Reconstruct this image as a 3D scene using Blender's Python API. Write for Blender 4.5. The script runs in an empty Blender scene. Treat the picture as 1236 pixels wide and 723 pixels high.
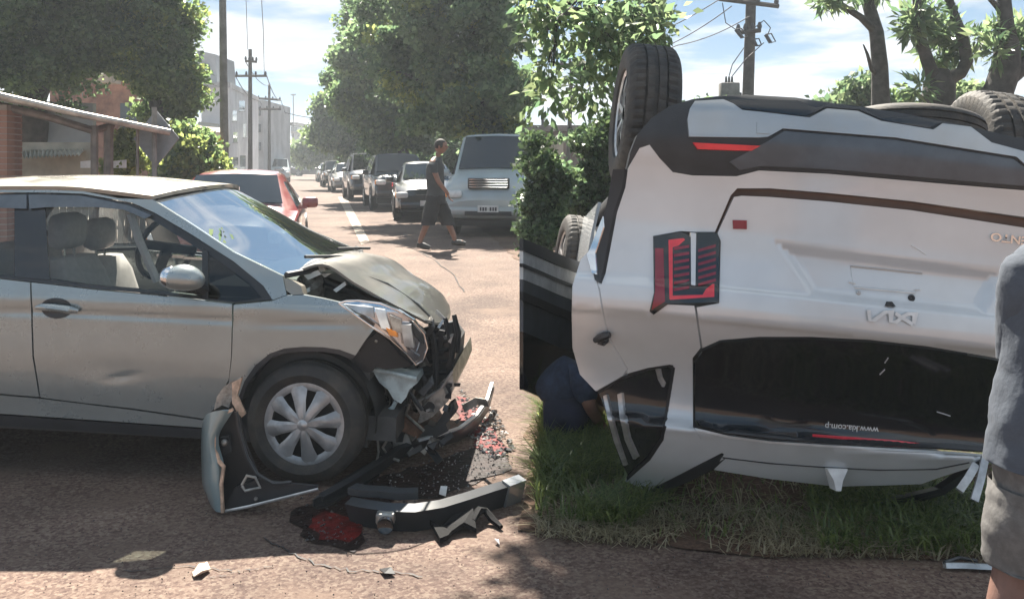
import bpy, bmesh, math, random
import numpy as np
from mathutils import Vector, Matrix, noise as mnoise
from mathutils.geometry import delaunay_2d_cdt
random.seed(7); np.random.seed(7)
sc = bpy.context.scene
COL = sc.collection
R = math.radians
# ---------------------------------------------------------------- camera, sky, sun, exposure
F = 1100.0; CX = 618.0; HY = 203.0; CAMZ = 1.56
CAM = Vector((0, 0, CAMZ))
cd = bpy.data.cameras.new('camera'); cam = bpy.data.objects.new('camera', cd); COL.objects.link(cam)
cam.location = CAM; cam.rotation_euler = (R(90), 0, 0)
cd.sensor_width = 36; cd.lens = F / 1236 * 36
cd.shift_y = -(361.5 - HY) / 1236; cd.clip_start = 0.05; cd.clip_end = 3000
sc.camera = cam
LIGHT = Vector((0.19, -1.0, -1.20)).normalized()          # the way sunlight travels
sl = bpy.data.lights.new('sun', 'SUN'); sl.energy = 5.0; sl.angle = R(0.53); sl.color = (1.0, 0.93, 0.82)
so = bpy.data.objects.new('sun', sl); COL.objects.link(so)
so.rotation_euler = LIGHT.to_track_quat('-Z', 'Y').to_euler()
EL = math.asin(-LIGHT.z); AZ = math.atan2(-LIGHT.x, -LIGHT.y)
w = bpy.data.worlds.new('World'); sc.world = w; w.use_nodes = True
nt = w.node_tree; nt.nodes.clear()
def N(t, **k):
    n = nt.nodes.new(t)
    for a, b in k.items(): setattr(n, a, b)
    return n
sky = N('ShaderNodeTexSky', sky_type='NISHITA', sun_disc=False); sky.sun_elevation = EL; sky.sun_rotation = AZ
sky.air_density = 1.0; sky.dust_density = 0.3; sky.ozone_density = 2.0; sky.altitude = 200
tc = N('ShaderNodeTexCoord'); sp = N('ShaderNodeSeparateXYZ'); nt.links.new(tc.outputs['Generated'], sp.inputs[0])
def M2(op, a, b):
    n = N('ShaderNodeMath', operation=op)
    for i, v in enumerate((a, b)):
        if isinstance(v, (int, float)): n.inputs[i].default_value = v
        elif v is not None: nt.links.new(v, n.inputs[i])
    return n.outputs[0]
zz = M2('ADD', M2('ABSOLUTE', sp.outputs[2], None), 0.09)
cb = N('ShaderNodeCombineXYZ'); nt.links.new(M2('DIVIDE', sp.outputs[0], zz), cb.inputs[0])
nt.links.new(M2('DIVIDE', sp.outputs[1], zz), cb.inputs[1]); cb.inputs[2].default_value = 3.1
n1 = N('ShaderNodeTexNoise'); n1.inputs['Scale'].default_value = 0.75; n1.inputs['Detail'].default_value = 9; n1.inputs['Roughness'].default_value = .58
nt.links.new(cb.outputs[0], n1.inputs['Vector'])
cr = N('ShaderNodeValToRGB'); cr.color_ramp.elements[0].position = .46; cr.color_ramp.elements[1].position = .56
nt.links.new(n1.outputs['Fac'], cr.inputs[0])
n2 = N('ShaderNodeTexNoise'); n2.inputs['Scale'].default_value = 1.5; n2.inputs['Detail'].default_value = 6
nt.links.new(cb.outputs[0], n2.inputs['Vector'])
cc = N('ShaderNodeValToRGB'); cc.color_ramp.elements[0].position = .35; cc.color_ramp.elements[1].position = .65
cc.color_ramp.elements[0].color = (2.9, 3.35, 3.8, 1); cc.color_ramp.elements[1].color = (5.2, 5.3, 5.4, 1)
nt.links.new(n2.outputs['Fac'], cc.inputs[0])
mx = N('ShaderNodeMixRGB'); nt.links.new(M2('MULTIPLY', cr.outputs[0], .9), mx.inputs[0])
s1 = N('ShaderNodeMixRGB', blend_type='MULTIPLY'); s1.inputs[0].default_value = 1; s1.inputs[2].default_value = (.46, .48, .52, 1); nt.links.new(sky.outputs[0], s1.inputs[1])
s2 = N('ShaderNodeMixRGB'); s2.inputs[0].default_value = .6; s2.inputs[2].default_value = (.85, 2.05, 3.35, 1); nt.links.new(s1.outputs[0], s2.inputs[1]); nt.links.new(s2.outputs[0], mx.inputs[1]); nt.links.new(cc.outputs[0], mx.inputs[2])
bg = N('ShaderNodeBackground'); bg.inputs[1].default_value = 0.05; nt.links.new(mx.outputs[0], bg.inputs[0])
wo = N('ShaderNodeOutputWorld'); nt.links.new(bg.outputs[0], wo.inputs[0])
sc.view_settings.view_transform = 'Standard'; sc.view_settings.look = 'None'
sc.view_settings.exposure = 1.95; sc.view_settings.gamma = 1.0
sc.cycles.max_bounces = 8; sc.cycles.transparent_max_bounces = 12; sc.cycles.use_denoising = True

# ---------------------------------------------------------------- helpers
def gz(Y):                                                # the street climbs gently away from the crash
    if Y < 5: return 0.0
    if Y < 13:
        t = (Y - 5) / 8; return 0.2 * t * t * (3 - 2 * t)
    return 0.2 + .0055 * (min(Y, 100) - 13)
def ray(px, py): return Vector(((px - CX) / F, 1.0, (HY - py) / F))
def P(px, py, d): return CAM + ray(px, py) * d
def G(px, py, h=0.0):
    d = 5.0
    for _ in range(40):
        d = .5 * d + .5 * (CAMZ - gz(d) - h) * F / max(py - HY, 1.0)
    return P(px, py, d)
def tag(o, label=None, cat=None, group=None, kind=None):
    if label: o['label'] = label
    if cat: o['category'] = cat
    if group: o['group'] = group
    if kind: o['kind'] = kind
    return o
def empty(name, loc=(0, 0, 0), M=None, par=None):
    o = bpy.data.objects.new(name, None); COL.objects.link(o); o.empty_display_size = .2
    if M is not None: o.matrix_world = M
    else: o.location = loc
    if par: o.parent = par
    return o
def mk(name, V, Fc, mat=None, par=None, ang=35, mats=None, mi=None):
    me = bpy.data.meshes.new(name)
    me.from_pydata([tuple(v) for v in V], [], [tuple(f) for f in Fc]); me.validate()
    o = bpy.data.objects.new(name, me); COL.objects.link(o)
    for m in (mats or ([mat] if mat else [])): me.materials.append(m)
    if mi is not None: me.polygons.foreach_set('material_index', mi)
    if ang:
        me.polygons.foreach_set('use_smooth', [True] * len(me.polygons))
        me.set_sharp_from_angle(angle=R(ang))
    if par: o.parent = par
    me.update()
    return o
def loft(name, rings, mt, par, n=28, wob=.0, sq=.85, th=0, seed=0):
    """Cloth or limb: a tube through (centre, rx, ry) rings with soft folds."""
    A = []
    for c, rx, ry in rings:
        r = []
        for k in range(n):
            a = 2 * math.pi * k / n; r.append((c[0] + rx * math.copysign(abs(math.cos(a)) ** sq, math.cos(a)), c[1] + ry * math.copysign(abs(math.sin(a)) ** sq, math.sin(a)), c[2]))
        r.append(r[0]); A.append(r)
    o = lattice(name, A, mt, par, 6, 2, 0, 75)
    if wob:
        for v in o.data.vertices:
            d = mnoise.noise(v.co * 9 + Vector((seed, 0, 0))) * .6 + mnoise.noise(Vector((v.co.x * 14, v.co.y * 14, v.co.z * 38 + v.co.x * 30)) + Vector((seed, 3, 0))) * .5
            v.co += v.normal * d * wob
    return o
class MB:                                                  # collects shapes into one mesh
    def __init__(s): s.V = []; s.F = []
    def add(s, V, Fc):
        b = len(s.V); s.V += [Vector(v) for v in V]; s.F += [tuple(i + b for i in f) for f in Fc]
    def box(s, c, d, M=None, bev=0.0):
        c = Vector(c); x, y, z = (k / 2 for k in d)
        if bev <= 0:
            V = [Vector((a * x, b * y, e * z)) for a in (-1, 1) for b in (-1, 1) for e in (-1, 1)]
            Fc = [(0, 1, 3, 2), (4, 6, 7, 5), (0, 4, 5, 1), (2, 3, 7, 6), (0, 2, 6, 4), (1, 5, 7, 3)]
        else:
            bm = bmesh.new(); bmesh.ops.create_cube(bm, size=1)
            for v in bm.verts: v.co = Vector((v.co.x * d[0], v.co.y * d[1], v.co.z * d[2]))
            bmesh.ops.bevel(bm, geom=bm.edges[:], offset=min(bev, .45 * min(d)), segments=2, affect='EDGES', profile=.5)
            bm.verts.index_update(); V = [v.co.copy() for v in bm.verts]; Fc = [tuple(v.index for v in f.verts) for f in bm.faces]; bm.free()
        if M is not None: V = [M @ v for v in V]
        s.add([v + c for v in V], Fc)
    def tube(s, pts, r, n=8, cap=True):
        pts = [Vector(p) for p in pts]; rs = r if isinstance(r, (list, tuple)) else [r] * len(pts)
        V = []; Fc = []; up = None
        for i, p in enumerate(pts):
            t = (pts[min(i + 1, len(pts) - 1)] - pts[max(i - 1, 0)])
            t = t.normalized() if t.length > 1e-9 else Vector((0, 0, 1))
            if up is None: up = t.orthogonal().normalized()
            a = (up - t * up.dot(t)); a = a.normalized() if a.length > 1e-6 else t.orthogonal().normalized(); up = a; b = t.cross(a)
            for k in range(n):
                q = 2 * math.pi * k / n; V.append(p + (a * math.cos(q) + b * math.sin(q)) * rs[i])
        for i in range(len(pts) - 1):
            for k in range(n):
                k2 = (k + 1) % n; Fc.append((i * n + k, i * n + k2, (i + 1) * n + k2, (i + 1) * n + k))
        if cap: Fc.append(tuple(range(n))[::-1]); Fc.append(tuple(range((len(pts) - 1) * n, len(pts) * n)))
        s.add(V, Fc)
    def lathe(s, prof, n=32, M=None):                      # profile of (radius, along y), turned about the y axis
        V = []; Fc = []; m = len(prof)
        for k in range(n):
            a = 2 * math.pi * k / n
            for r, y in prof: V.append(Vector((r * math.cos(a), y, r * math.sin(a))))
        for k in range(n):
            k2 = (k + 1) % n
            for i in range(m - 1): Fc.append((k * m + i, k * m + i + 1, k2 * m + i + 1, k2 * m + i))
        if M is not None: V = [M @ v for v in V]
        s.add(V, Fc)
    def ball(s, c, r, M=None, u=12, v=8):
        V = []; Fc = []; rx, ry, rz = r if isinstance(r, (tuple, list)) else (r, r, r)
        for i in range(v + 1):
            th = math.pi * i / v
            for k in range(u):
                ph = 2 * math.pi * k / u; V.append(Vector((rx * math.sin(th) * math.cos(ph), ry * math.sin(th) * math.sin(ph), rz * math.cos(th))))
        for i in range(v):
            for k in range(u): Fc.append((i * u + k, (i + 1) * u + k, (i + 1) * u + (k + 1) % u, i * u + (k + 1) % u))
        if M is not None: V = [M @ x for x in V]
        s.add([x + Vector(c) for x in V], Fc)
    def build(s, name, mat, par=None, ang=35):
        return mk(name, s.V, s.F, mat, par, ang)
def area2(p): return sum(p[i][0] * p[(i + 1) % len(p)][1] - p[(i + 1) % len(p)][0] * p[i][1] for i in range(len(p)))
def inside(x, y, p):
    c = False; j = len(p) - 1
    for i in range(len(p)):
        if (p[i][1] > y) != (p[j][1] > y) and x < (p[j][0] - p[i][0]) * (y - p[i][1]) / (p[j][1] - p[i][1]) + p[i][0]: c = not c
        j = i
    return c
def edist(x, y, p):
    best = 1e9
    for i in range(len(p)):
        ax, ay = p[i]; bx, by = p[(i + 1) % len(p)]; dx, dy = bx - ax, by - ay; L = dx * dx + dy * dy
        t = 0 if L == 0 else max(0, min(1, ((x - ax) * dx + (y - ay) * dy) / L))
        best = min(best, math.hypot(x - ax - t * dx, y - ay - t * dy))
    return best
def ch(p, k=1, q=.22):                                     # cut the corners of an outline
    for _ in range(k):
        o = []
        for i in range(len(p)):
            a, b = p[i], p[(i + 1) % len(p)]
            o.append((a[0] * (1 - q) + b[0] * q, a[1] * (1 - q) + b[1] * q)); o.append((a[0] * q + b[0] * (1 - q), a[1] * q + b[1] * (1 - q)))
        p = o
    return p
def panel(name, poly, fn, mat, par, step=10, rim=.02, rd=(0, 1, 0), lift=0.0, ang=32, shear=0.0):
    """A curved sheet cut to an outline, with a turned-in edge; fn maps outline coordinates to the body's surface."""
    q = []
    for i in range(len(poly)):
        a, b = poly[i], poly[(i + 1) % len(poly)]; L = math.hypot(b[0] - a[0], b[1] - a[1]); n = max(1, int(L / step))
        for k in range(n): q.append((a[0] + (b[0] - a[0]) * k / n, a[1] + (b[1] - a[1]) * k / n))
    if area2([(x, -y) for x, y in q]) < 0: q = q[::-1]
    pts = list(q); nb = len(q)
    x0 = min(p[0] for p in q); x1 = max(p[0] for p in q); y0 = min(p[1] for p in q); y1 = max(p[1] for p in q)
    yy = y0 + step * .5 - abs(shear) * (x1 - x0); row = 0
    while yy < y1:
        xx = x0 + step * (.25 + .5 * (row % 2))
        while xx < x1:
            y_ = yy + shear * (xx - x0)
            if inside(xx, y_, q) and edist(xx, y_, q) > step * .45: pts.append((xx, y_))
            xx += step
        yy += step * .87; row += 1
    r = delaunay_2d_cdt([Vector((x, -y)) for x, y in pts], [(i, (i + 1) % nb) for i in range(nb)], [list(range(nb))], 1, 1e-4)
    v2, fc = r[0], r[2]
    V = [Vector(fn(v.x, -v.y)) for v in v2]; rdv = Vector(rd); NR = []; e = step * .12; hx = 0
    for v in v2:
        n = (Vector(fn(v.x + e, -v.y)) - Vector(fn(v.x - e, -v.y))).cross(Vector(fn(v.x, -v.y - e)) - Vector(fn(v.x, -v.y + e)))
        NR.append(n.normalized())
    f0 = r[2][0]; fn0 = (V[f0[1]] - V[f0[0]]).cross(V[f0[2]] - V[f0[0]])
    if fn0.dot(NR[f0[0]]) < 0: NR = [-n for n in NR]
    if lift: V = [v - rdv * lift for v in V]
    Fc = [tuple(f) for f in fc]
    cnt = {}
    for f in Fc:
        for i in range(len(f)): cnt[(f[i], f[(i + 1) % len(f)])] = 1
    mp = {}; nf = len(Fc)
    for (a, b) in list(cnt):
        if (b, a) not in cnt and rim > 0:
            q = (V[b] - V[a]).cross(rdv).normalized(); q = -q if q.dot((V[a] - V[b]).cross(rdv)) < 0 else q
            i = len(V); V += [V[b], V[a], V[a] + rdv * (rim + lift), V[b] + rdv * (rim + lift)]; fnn = (V[i + 1] - V[i]).cross(V[i + 3] - V[i]).normalized(); NR += [fnn] * 4
            Fc.append((i, i + 1, i + 2, i + 3))
    me = bpy.data.meshes.new(name); me.from_pydata([tuple(v) for v in V], [], Fc); o = bpy.data.objects.new(name, me); COL.objects.link(o)
    if mat: me.materials.append(mat)
    me.polygons.foreach_set('use_smooth', [True] * len(me.polygons)); me.update()
    if len(me.vertices) == len(NR): me.normals_split_custom_set_from_vertices([tuple(n) if n.length > .5 else (0, 0, 1) for n in NR])
    if par: o.parent = par
    return o
def mirror(o, axis, name=None):
    me = o.data.copy(); cn = [Vector(c.vector) for c in o.data.corner_normals] if o.data.has_custom_normals else None; vi = [l.vertex_index for l in o.data.loops]
    c = np.empty(len(me.vertices) * 3); me.vertices.foreach_get('co', c); c = c.reshape(-1, 3); c[:, axis] *= -1
    me.vertices.foreach_set('co', c.ravel()); me.flip_normals(); me.update()
    if cn:
        vn = [None] * len(me.vertices)
        for k, n0 in zip(vi, cn): n0[axis] *= -1; vn[k] = tuple(n0)
        me.normals_split_custom_set_from_vertices([v or (0, 0, 1) for v in vn])
    n = bpy.data.objects.new(name or o.name.split('.')[0], me); COL.objects.link(n); n.parent = o.parent
    return n
def crm(a, b, c, d, t):
    return .5 * (2 * b + (c - a) * t + (2 * a - 5 * b + 4 * c - d) * t * t + (3 * b - a - 3 * c + d) * t ** 3)
def lattice(name, rows, mat, par, su=5, sv=5, th=0.0, ang=40, flip=False, keep=None):
    A = np.array([[tuple(p) for p in r] for r in rows], float)
    def interp(A, s):
        n = A.shape[0]; E = np.concatenate([[2 * A[0] - A[1]], A, [2 * A[-1] - A[-2]]]); o = []
        for i in range(n - 1):
            for k in range(s): o.append(crm(E[i], E[i + 1], E[i + 2], E[i + 3], k / s))
        o.append(A[-1]); return np.array(o)
    B = interp(A, su); B = np.swapaxes(interp(np.swapaxes(B, 0, 1), sv), 0, 1)
    n, m = B.shape[:2]; V = [Vector(p) for p in B.reshape(-1, 3)]
    Fc = [(i * m + j, i * m + j + 1, (i + 1) * m + j + 1, (i + 1) * m + j) for i in range(n - 1) for j in range(m - 1)]
    if flip: Fc = [f[::-1] for f in Fc]
    if th:
        nn = len(V); nor = [Vector() for _ in V]
        for f in Fc:
            k = (V[f[1]] - V[f[0]]).cross(V[f[3]] - V[f[0]])
            for i in f: nor[i] += k
        V += [V[i] - nor[i].normalized() * th for i in range(nn)]
        ed = {}
        for f in Fc:
            for i in range(4): ed[(f[i], f[(i + 1) % 4])] = 1
        F2 = [tuple(i + nn for i in f[::-1]) for f in Fc]
        F3 = [(b, a, a + nn, b + nn) for (a, b) in ed if (b, a) not in ed]
        Fc = Fc + F2 + F3
    return mk(name, V, Fc, mat, par, ang)
def curve1(xs, ys):                                        # smooth monotone-ish interpolation
    xs = np.array(xs, float); ys = np.array(ys, float); d = np.diff(ys) / np.diff(xs); m = np.zeros_like(ys)
    for i in range(1, len(xs) - 1): m[i] = 0 if d[i - 1] * d[i] <= 0 else 2 * d[i - 1] * d[i] / (d[i - 1] + d[i])
    m[0] = d[0]; m[-1] = d[-1]
    def f(x):
        x = min(max(x, xs[0]), xs[-1]); i = min(max(int(np.searchsorted(xs, x)) - 1, 0), len(xs) - 2)
        h = xs[i + 1] - xs[i]; t = (x - xs[i]) / h
        return ((1 + 2 * t) * (1 - t) ** 2 * ys[i] + t * (1 - t) ** 2 * h * m[i] + t * t * (3 - 2 * t) * ys[i + 1] + t * t * (t - 1) * h * m[i + 1])
    return f
def basis(ex, ey, ez, o):
    return Matrix(((ex.x, ey.x, ez.x, o.x), (ex.y, ey.y, ez.y, o.y), (ex.z, ey.z, ez.z, o.z), (0, 0, 0, 1)))
# ---------------------------------------------------------------- materials
def mat(name, col, rough=.6, metal=0.0, var=.15, vscale=6.0, bump=0.0, bscale=60.0, coat=0.0, col2=None, spec=.5, trans=0.0, lo=.4, hi=.62, detail=6, coords='Object'):
    m = bpy.data.materials.new(name); m.use_nodes = True; t = m.node_tree; b = t.nodes['Principled BSDF']
    tc = t.nodes.new('ShaderNodeTexCoord'); n = t.nodes.new('ShaderNodeTexNoise'); n.inputs['Scale'].default_value = vscale; n.inputs['Detail'].default_value = detail
    n.inputs['Roughness'].default_value = .6
    t.links.new(tc.outputs[coords], n.inputs['Vector'])
    r = t.nodes.new('ShaderNodeValToRGB'); r.color_ramp.elements[0].position = lo; r.color_ramp.elements[1].position = hi
    c2 = col2 or tuple(min(1, c * (1 + var)) for c in col); c1 = col if col2 else tuple(c * (1 - var) for c in col)
    r.color_ramp.elements[0].color = (*c1, 1); r.color_ramp.elements[1].color = (*c2, 1)
    t.links.new(n.outputs['Fac'], r.inputs[0]); t.links.new(r.outputs[0], b.inputs['Base Color'])
    b.inputs['Roughness'].default_value = rough; b.inputs['Metallic'].default_value = metal
    b.inputs['Specular IOR Level'].default_value = spec
    if coat: b.inputs['Coat Weight'].default_value = coat; b.inputs['Coat Roughness'].default_value = .06
    if trans: b.inputs['Transmission Weight'].default_value = trans
    if bump:
        n2 = t.nodes.new('ShaderNodeTexNoise'); n2.inputs['Scale'].default_value = bscale; n2.inputs['Detail'].default_value = 4
        t.links.new(tc.outputs[coords], n2.inputs['Vector'])
        bp = t.nodes.new('ShaderNodeBump'); bp.inputs['Strength'].default_value = bump; bp.inputs['Distance'].default_value = .02
        t.links.new(n2.outputs['Fac'], bp.inputs['Height']); t.links.new(bp.outputs[0], b.inputs['Normal'])
    return m
def glass(name, tint, amount=.9, rough=.02, grime=0.0):
    m = bpy.data.materials.new(name); m.use_nodes = True; t = m.node_tree; t.nodes.clear()
    tr = t.nodes.new('ShaderNodeBsdfTransparent'); tr.inputs[0].default_value = (*tint, 1)
    gl = t.nodes.new('ShaderNodeBsdfGlossy'); gl.inputs['Roughness'].default_value = rough
    fr = t.nodes.new('ShaderNodeFresnel'); fr.inputs[0].default_value = 1.5
    tc = t.nodes.new('ShaderNodeTexCoord'); n = t.nodes.new('ShaderNodeTexNoise'); n.inputs['Scale'].default_value = 1.4; n.inputs['Detail'].default_value = 2
    t.links.new(tc.outputs['Object'], n.inputs['Vector'])
    bp = t.nodes.new('ShaderNodeBump'); bp.inputs['Strength'].default_value = .035; bp.inputs['Distance'].default_value = .3
    t.links.new(n.outputs['Fac'], bp.inputs['Height']); t.links.new(bp.outputs[0], gl.inputs['Normal']); t.links.new(bp.outputs[0], fr.inputs['Normal'])
    mu = t.nodes.new('ShaderNodeMath'); mu.operation = 'MULTIPLY_ADD'; mu.inputs[1].default_value = amount; mu.inputs[2].default_value = .015
    t.links.new(fr.outputs[0], mu.inputs[0])
    mx = t.nodes.new('ShaderNodeMixShader'); t.links.new(mu.outputs[0], mx.inputs[0]); t.links.new(tr.outputs[0], mx.inputs[1]); t.links.new(gl.outputs[0], mx.inputs[2])
    last = mx
    if grime:
        df = t.nodes.new('ShaderNodeBsdfDiffuse'); df.inputs[0].default_value = (.5, .45, .38, 1)
        n3 = t.nodes.new('ShaderNodeTexNoise'); n3.inputs['Scale'].default_value = 5; n3.inputs['Detail'].default_value = 7
        t.links.new(tc.outputs['Object'], n3.inputs['Vector'])
        m3 = t.nodes.new('ShaderNodeMath'); m3.operation = 'MULTIPLY'; m3.inputs[1].default_value = grime; t.links.new(n3.outputs['Fac'], m3.inputs[0])
        m4 = t.nodes.new('ShaderNodeMixShader'); t.links.new(m3.outputs[0], m4.inputs[0]); t.links.new(mx.outputs[0], m4.inputs[1]); t.links.new(df.outputs[0], m4.inputs[2]); last = m4
    o = t.nodes.new('ShaderNodeOutputMaterial'); t.links.new(last.outputs[0], o.inputs[0])
    return m
def leafmat(name, c1, c2, tr=.45):
    m = bpy.data.materials.new(name); m.use_nodes = True; t = m.node_tree; t.nodes.clear()
    ge = t.nodes.new('ShaderNodeNewGeometry'); r = t.nodes.new('ShaderNodeValToRGB')
    r.color_ramp.elements[0].color = (*c1, 1); r.color_ramp.elements[1].color = (*c2, 1)
    t.links.new(ge.outputs['Random Per Island'], r.inputs[0])
    pb = t.nodes.new('ShaderNodeBsdfPrincipled'); pb.inputs['Roughness'].default_value = .30; t.links.new(r.outputs[0], pb.inputs['Base Color'])
    tl = t.nodes.new('ShaderNodeBsdfTranslucent'); hs = t.nodes.new('ShaderNodeHueSaturation'); hs.inputs['Value'].default_value = 2.5; hs.inputs['Hue'].default_value = .475
    t.links.new(r.outputs[0], hs.inputs['Color']); t.links.new(hs.outputs[0], tl.inputs[0])
    mx = t.nodes.new('ShaderNodeMixShader'); mx.inputs[0].default_value = min(.65, tr + .12)
    t.links.new(pb.outputs[0], mx.inputs[1]); t.links.new(tl.outputs[0], mx.inputs[2])
    o = t.nodes.new('ShaderNodeOutputMaterial'); t.links.new(mx.outputs[0], o.inputs[0])
    return m
def groundmat(name, dark, mid, light, scale=95, dirt=None, rough=.9, bump=.5):
    m = bpy.data.materials.new(name); m.use_nodes = True; t = m.node_tree; b = t.nodes['Principled BSDF']; b.inputs['Roughness'].default_value = rough
    b.inputs['Specular IOR Level'].default_value = .3
    tc = t.nodes.new('ShaderNodeTexCoord')
    def noise(s, d=4, r=.6):
        n = t.nodes.new('ShaderNodeTexNoise'); n.inputs['Scale'].default_value = s; n.inputs['Detail'].default_value = d; n.inputs['Roughness'].default_value = r
        t.links.new(tc.outputs['Object'], n.inputs['Vector']); return n.outputs['Fac']
    v = t.nodes.new('ShaderNodeTexVoronoi'); v.inputs['Scale'].default_value = scale; t.links.new(tc.outputs['Object'], v.inputs['Vector'])
    r = t.nodes.new('ShaderNodeValToRGB'); e = r.color_ramp.elements
    e[0].position = .3; e[0].color = (*dark, 1); e[1].position = .75; e[1].color = (*light, 1); k = e.new(.5); k.color = (*mid, 1)
    a = t.nodes.new('ShaderNodeMath'); a.operation = 'MULTIPLY_ADD'; a.inputs[1].default_value = .75; t.links.new(noise(scale * .55, 3, .75), a.inputs[0])
    s2 = t.nodes.new('ShaderNodeSeparateColor'); t.links.new(v.outputs['Color'], s2.inputs[0])
    a2 = t.nodes.new('ShaderNodeMath'); a2.operation = 'MULTIPLY'; a2.inputs[1].default_value = .28; t.links.new(s2.outputs[0], a2.inputs[0]); t.links.new(a2.outputs[0], a.inputs[2])
    t.links.new(a.outputs[0], r.inputs[0])
    big = t.nodes.new('ShaderNodeValToRGB'); big.color_ramp.elements[0].position = .36; big.color_ramp.elements[1].position = .66
    big.color_ramp.elements[0].color = (.60, .58, .58, 1); big.color_ramp.elements[1].color = (1.26, 1.24, 1.2, 1); t.links.new(noise(.9, 7, .62), big.inputs[0])
    mul = t.nodes.new('ShaderNodeMixRGB'); mul.blend_type = 'MULTIPLY'; mul.inputs[0].default_value = 1; t.links.new(r.outputs[0], mul.inputs[1]); t.links.new(big.outputs[0], mul.inputs[2])
    last = mul
    if dirt:
        dr = t.nodes.new('ShaderNodeValToRGB'); dr.color_ramp.elements[0].position = .52; dr.color_ramp.elements[1].position = .68; t.links.new(noise(1.7, 8, .66), dr.inputs[0])
        m2 = t.nodes.new('ShaderNodeMixRGB'); m2.inputs[2].default_value = (*dirt, 1); t.links.new(dr.outputs[0], m2.inputs[0]); t.links.new(mul.outputs[0], m2.inputs[1]); last = m2
    t.links.new(last.outputs[0], b.inputs['Base Color'])
    bp = t.nodes.new('ShaderNodeBump'); bp.inputs['Strength'].default_value = bump; bp.inputs['Distance'].default_value = .012
    t.links.new(a.outputs[0], bp.inputs['Height']); t.links.new(bp.outputs[0], b.inputs['Normal'])
    return m
def paint(name, col, metal=.0, rough=.3, dust=(.42, .36, .28), amt=.35, coat=1.0, wav=.0):
    m = mat(name, col, rough, metal, .04, 3, coat=coat); t = m.node_tree; b = t.nodes['Principled BSDF']
    tc = t.nodes.new('ShaderNodeTexCoord'); n = t.nodes.new('ShaderNodeTexNoise'); n.inputs['Scale'].default_value = 4.5; n.inputs['Detail'].default_value = 9; n.inputs['Roughness'].default_value = .68
    t.links.new(tc.outputs['Object'], n.inputs['Vector'])
    r = t.nodes.new('ShaderNodeValToRGB'); r.color_ramp.elements[0].position = .42; r.color_ramp.elements[1].position = .72
    r.color_ramp.elements[1].color = (amt, amt, amt, 1); t.links.new(n.outputs['Fac'], r.inputs[0])
    old = b.inputs['Base Color'].links[0].from_socket; mx = t.nodes.new('ShaderNodeMixRGB'); mx.inputs[2].default_value = (*dust, 1)
    t.links.new(r.outputs[0], mx.inputs[0]); t.links.new(old, mx.inputs[1]); t.links.new(mx.outputs[0], b.inputs['Base Color'])
    ro = t.nodes.new('ShaderNodeMath'); ro.operation = 'MULTIPLY_ADD'; ro.inputs[1].default_value = .45; ro.inputs[2].default_value = rough
    t.links.new(r.outputs[0], ro.inputs[0]); t.links.new(ro.outputs[0], b.inputs['Roughness'])
    cw = t.nodes.new('ShaderNodeMath'); cw.operation = 'SUBTRACT'; cw.inputs[0].default_value = coat; t.links.new(r.outputs[0], cw.inputs[1]); t.links.new(cw.outputs[0], b.inputs['Coat Weight'])
    if wav:
        n4 = t.nodes.new('ShaderNodeTexNoise'); n4.inputs['Scale'].default_value = 3.2; n4.inputs['Detail'].default_value = 2.5; t.links.new(tc.outputs['Object'], n4.inputs['Vector'])
        bp = t.nodes.new('ShaderNodeBump'); bp.inputs['Strength'].default_value = wav; bp.inputs['Distance'].default_value = .1
        t.links.new(n4.outputs['Fac'], bp.inputs['Height']); t.links.new(bp.outputs[0], b.inputs['Normal']); t.links.new(bp.outputs[0], b.inputs['Coat Normal'])
    return m
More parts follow.
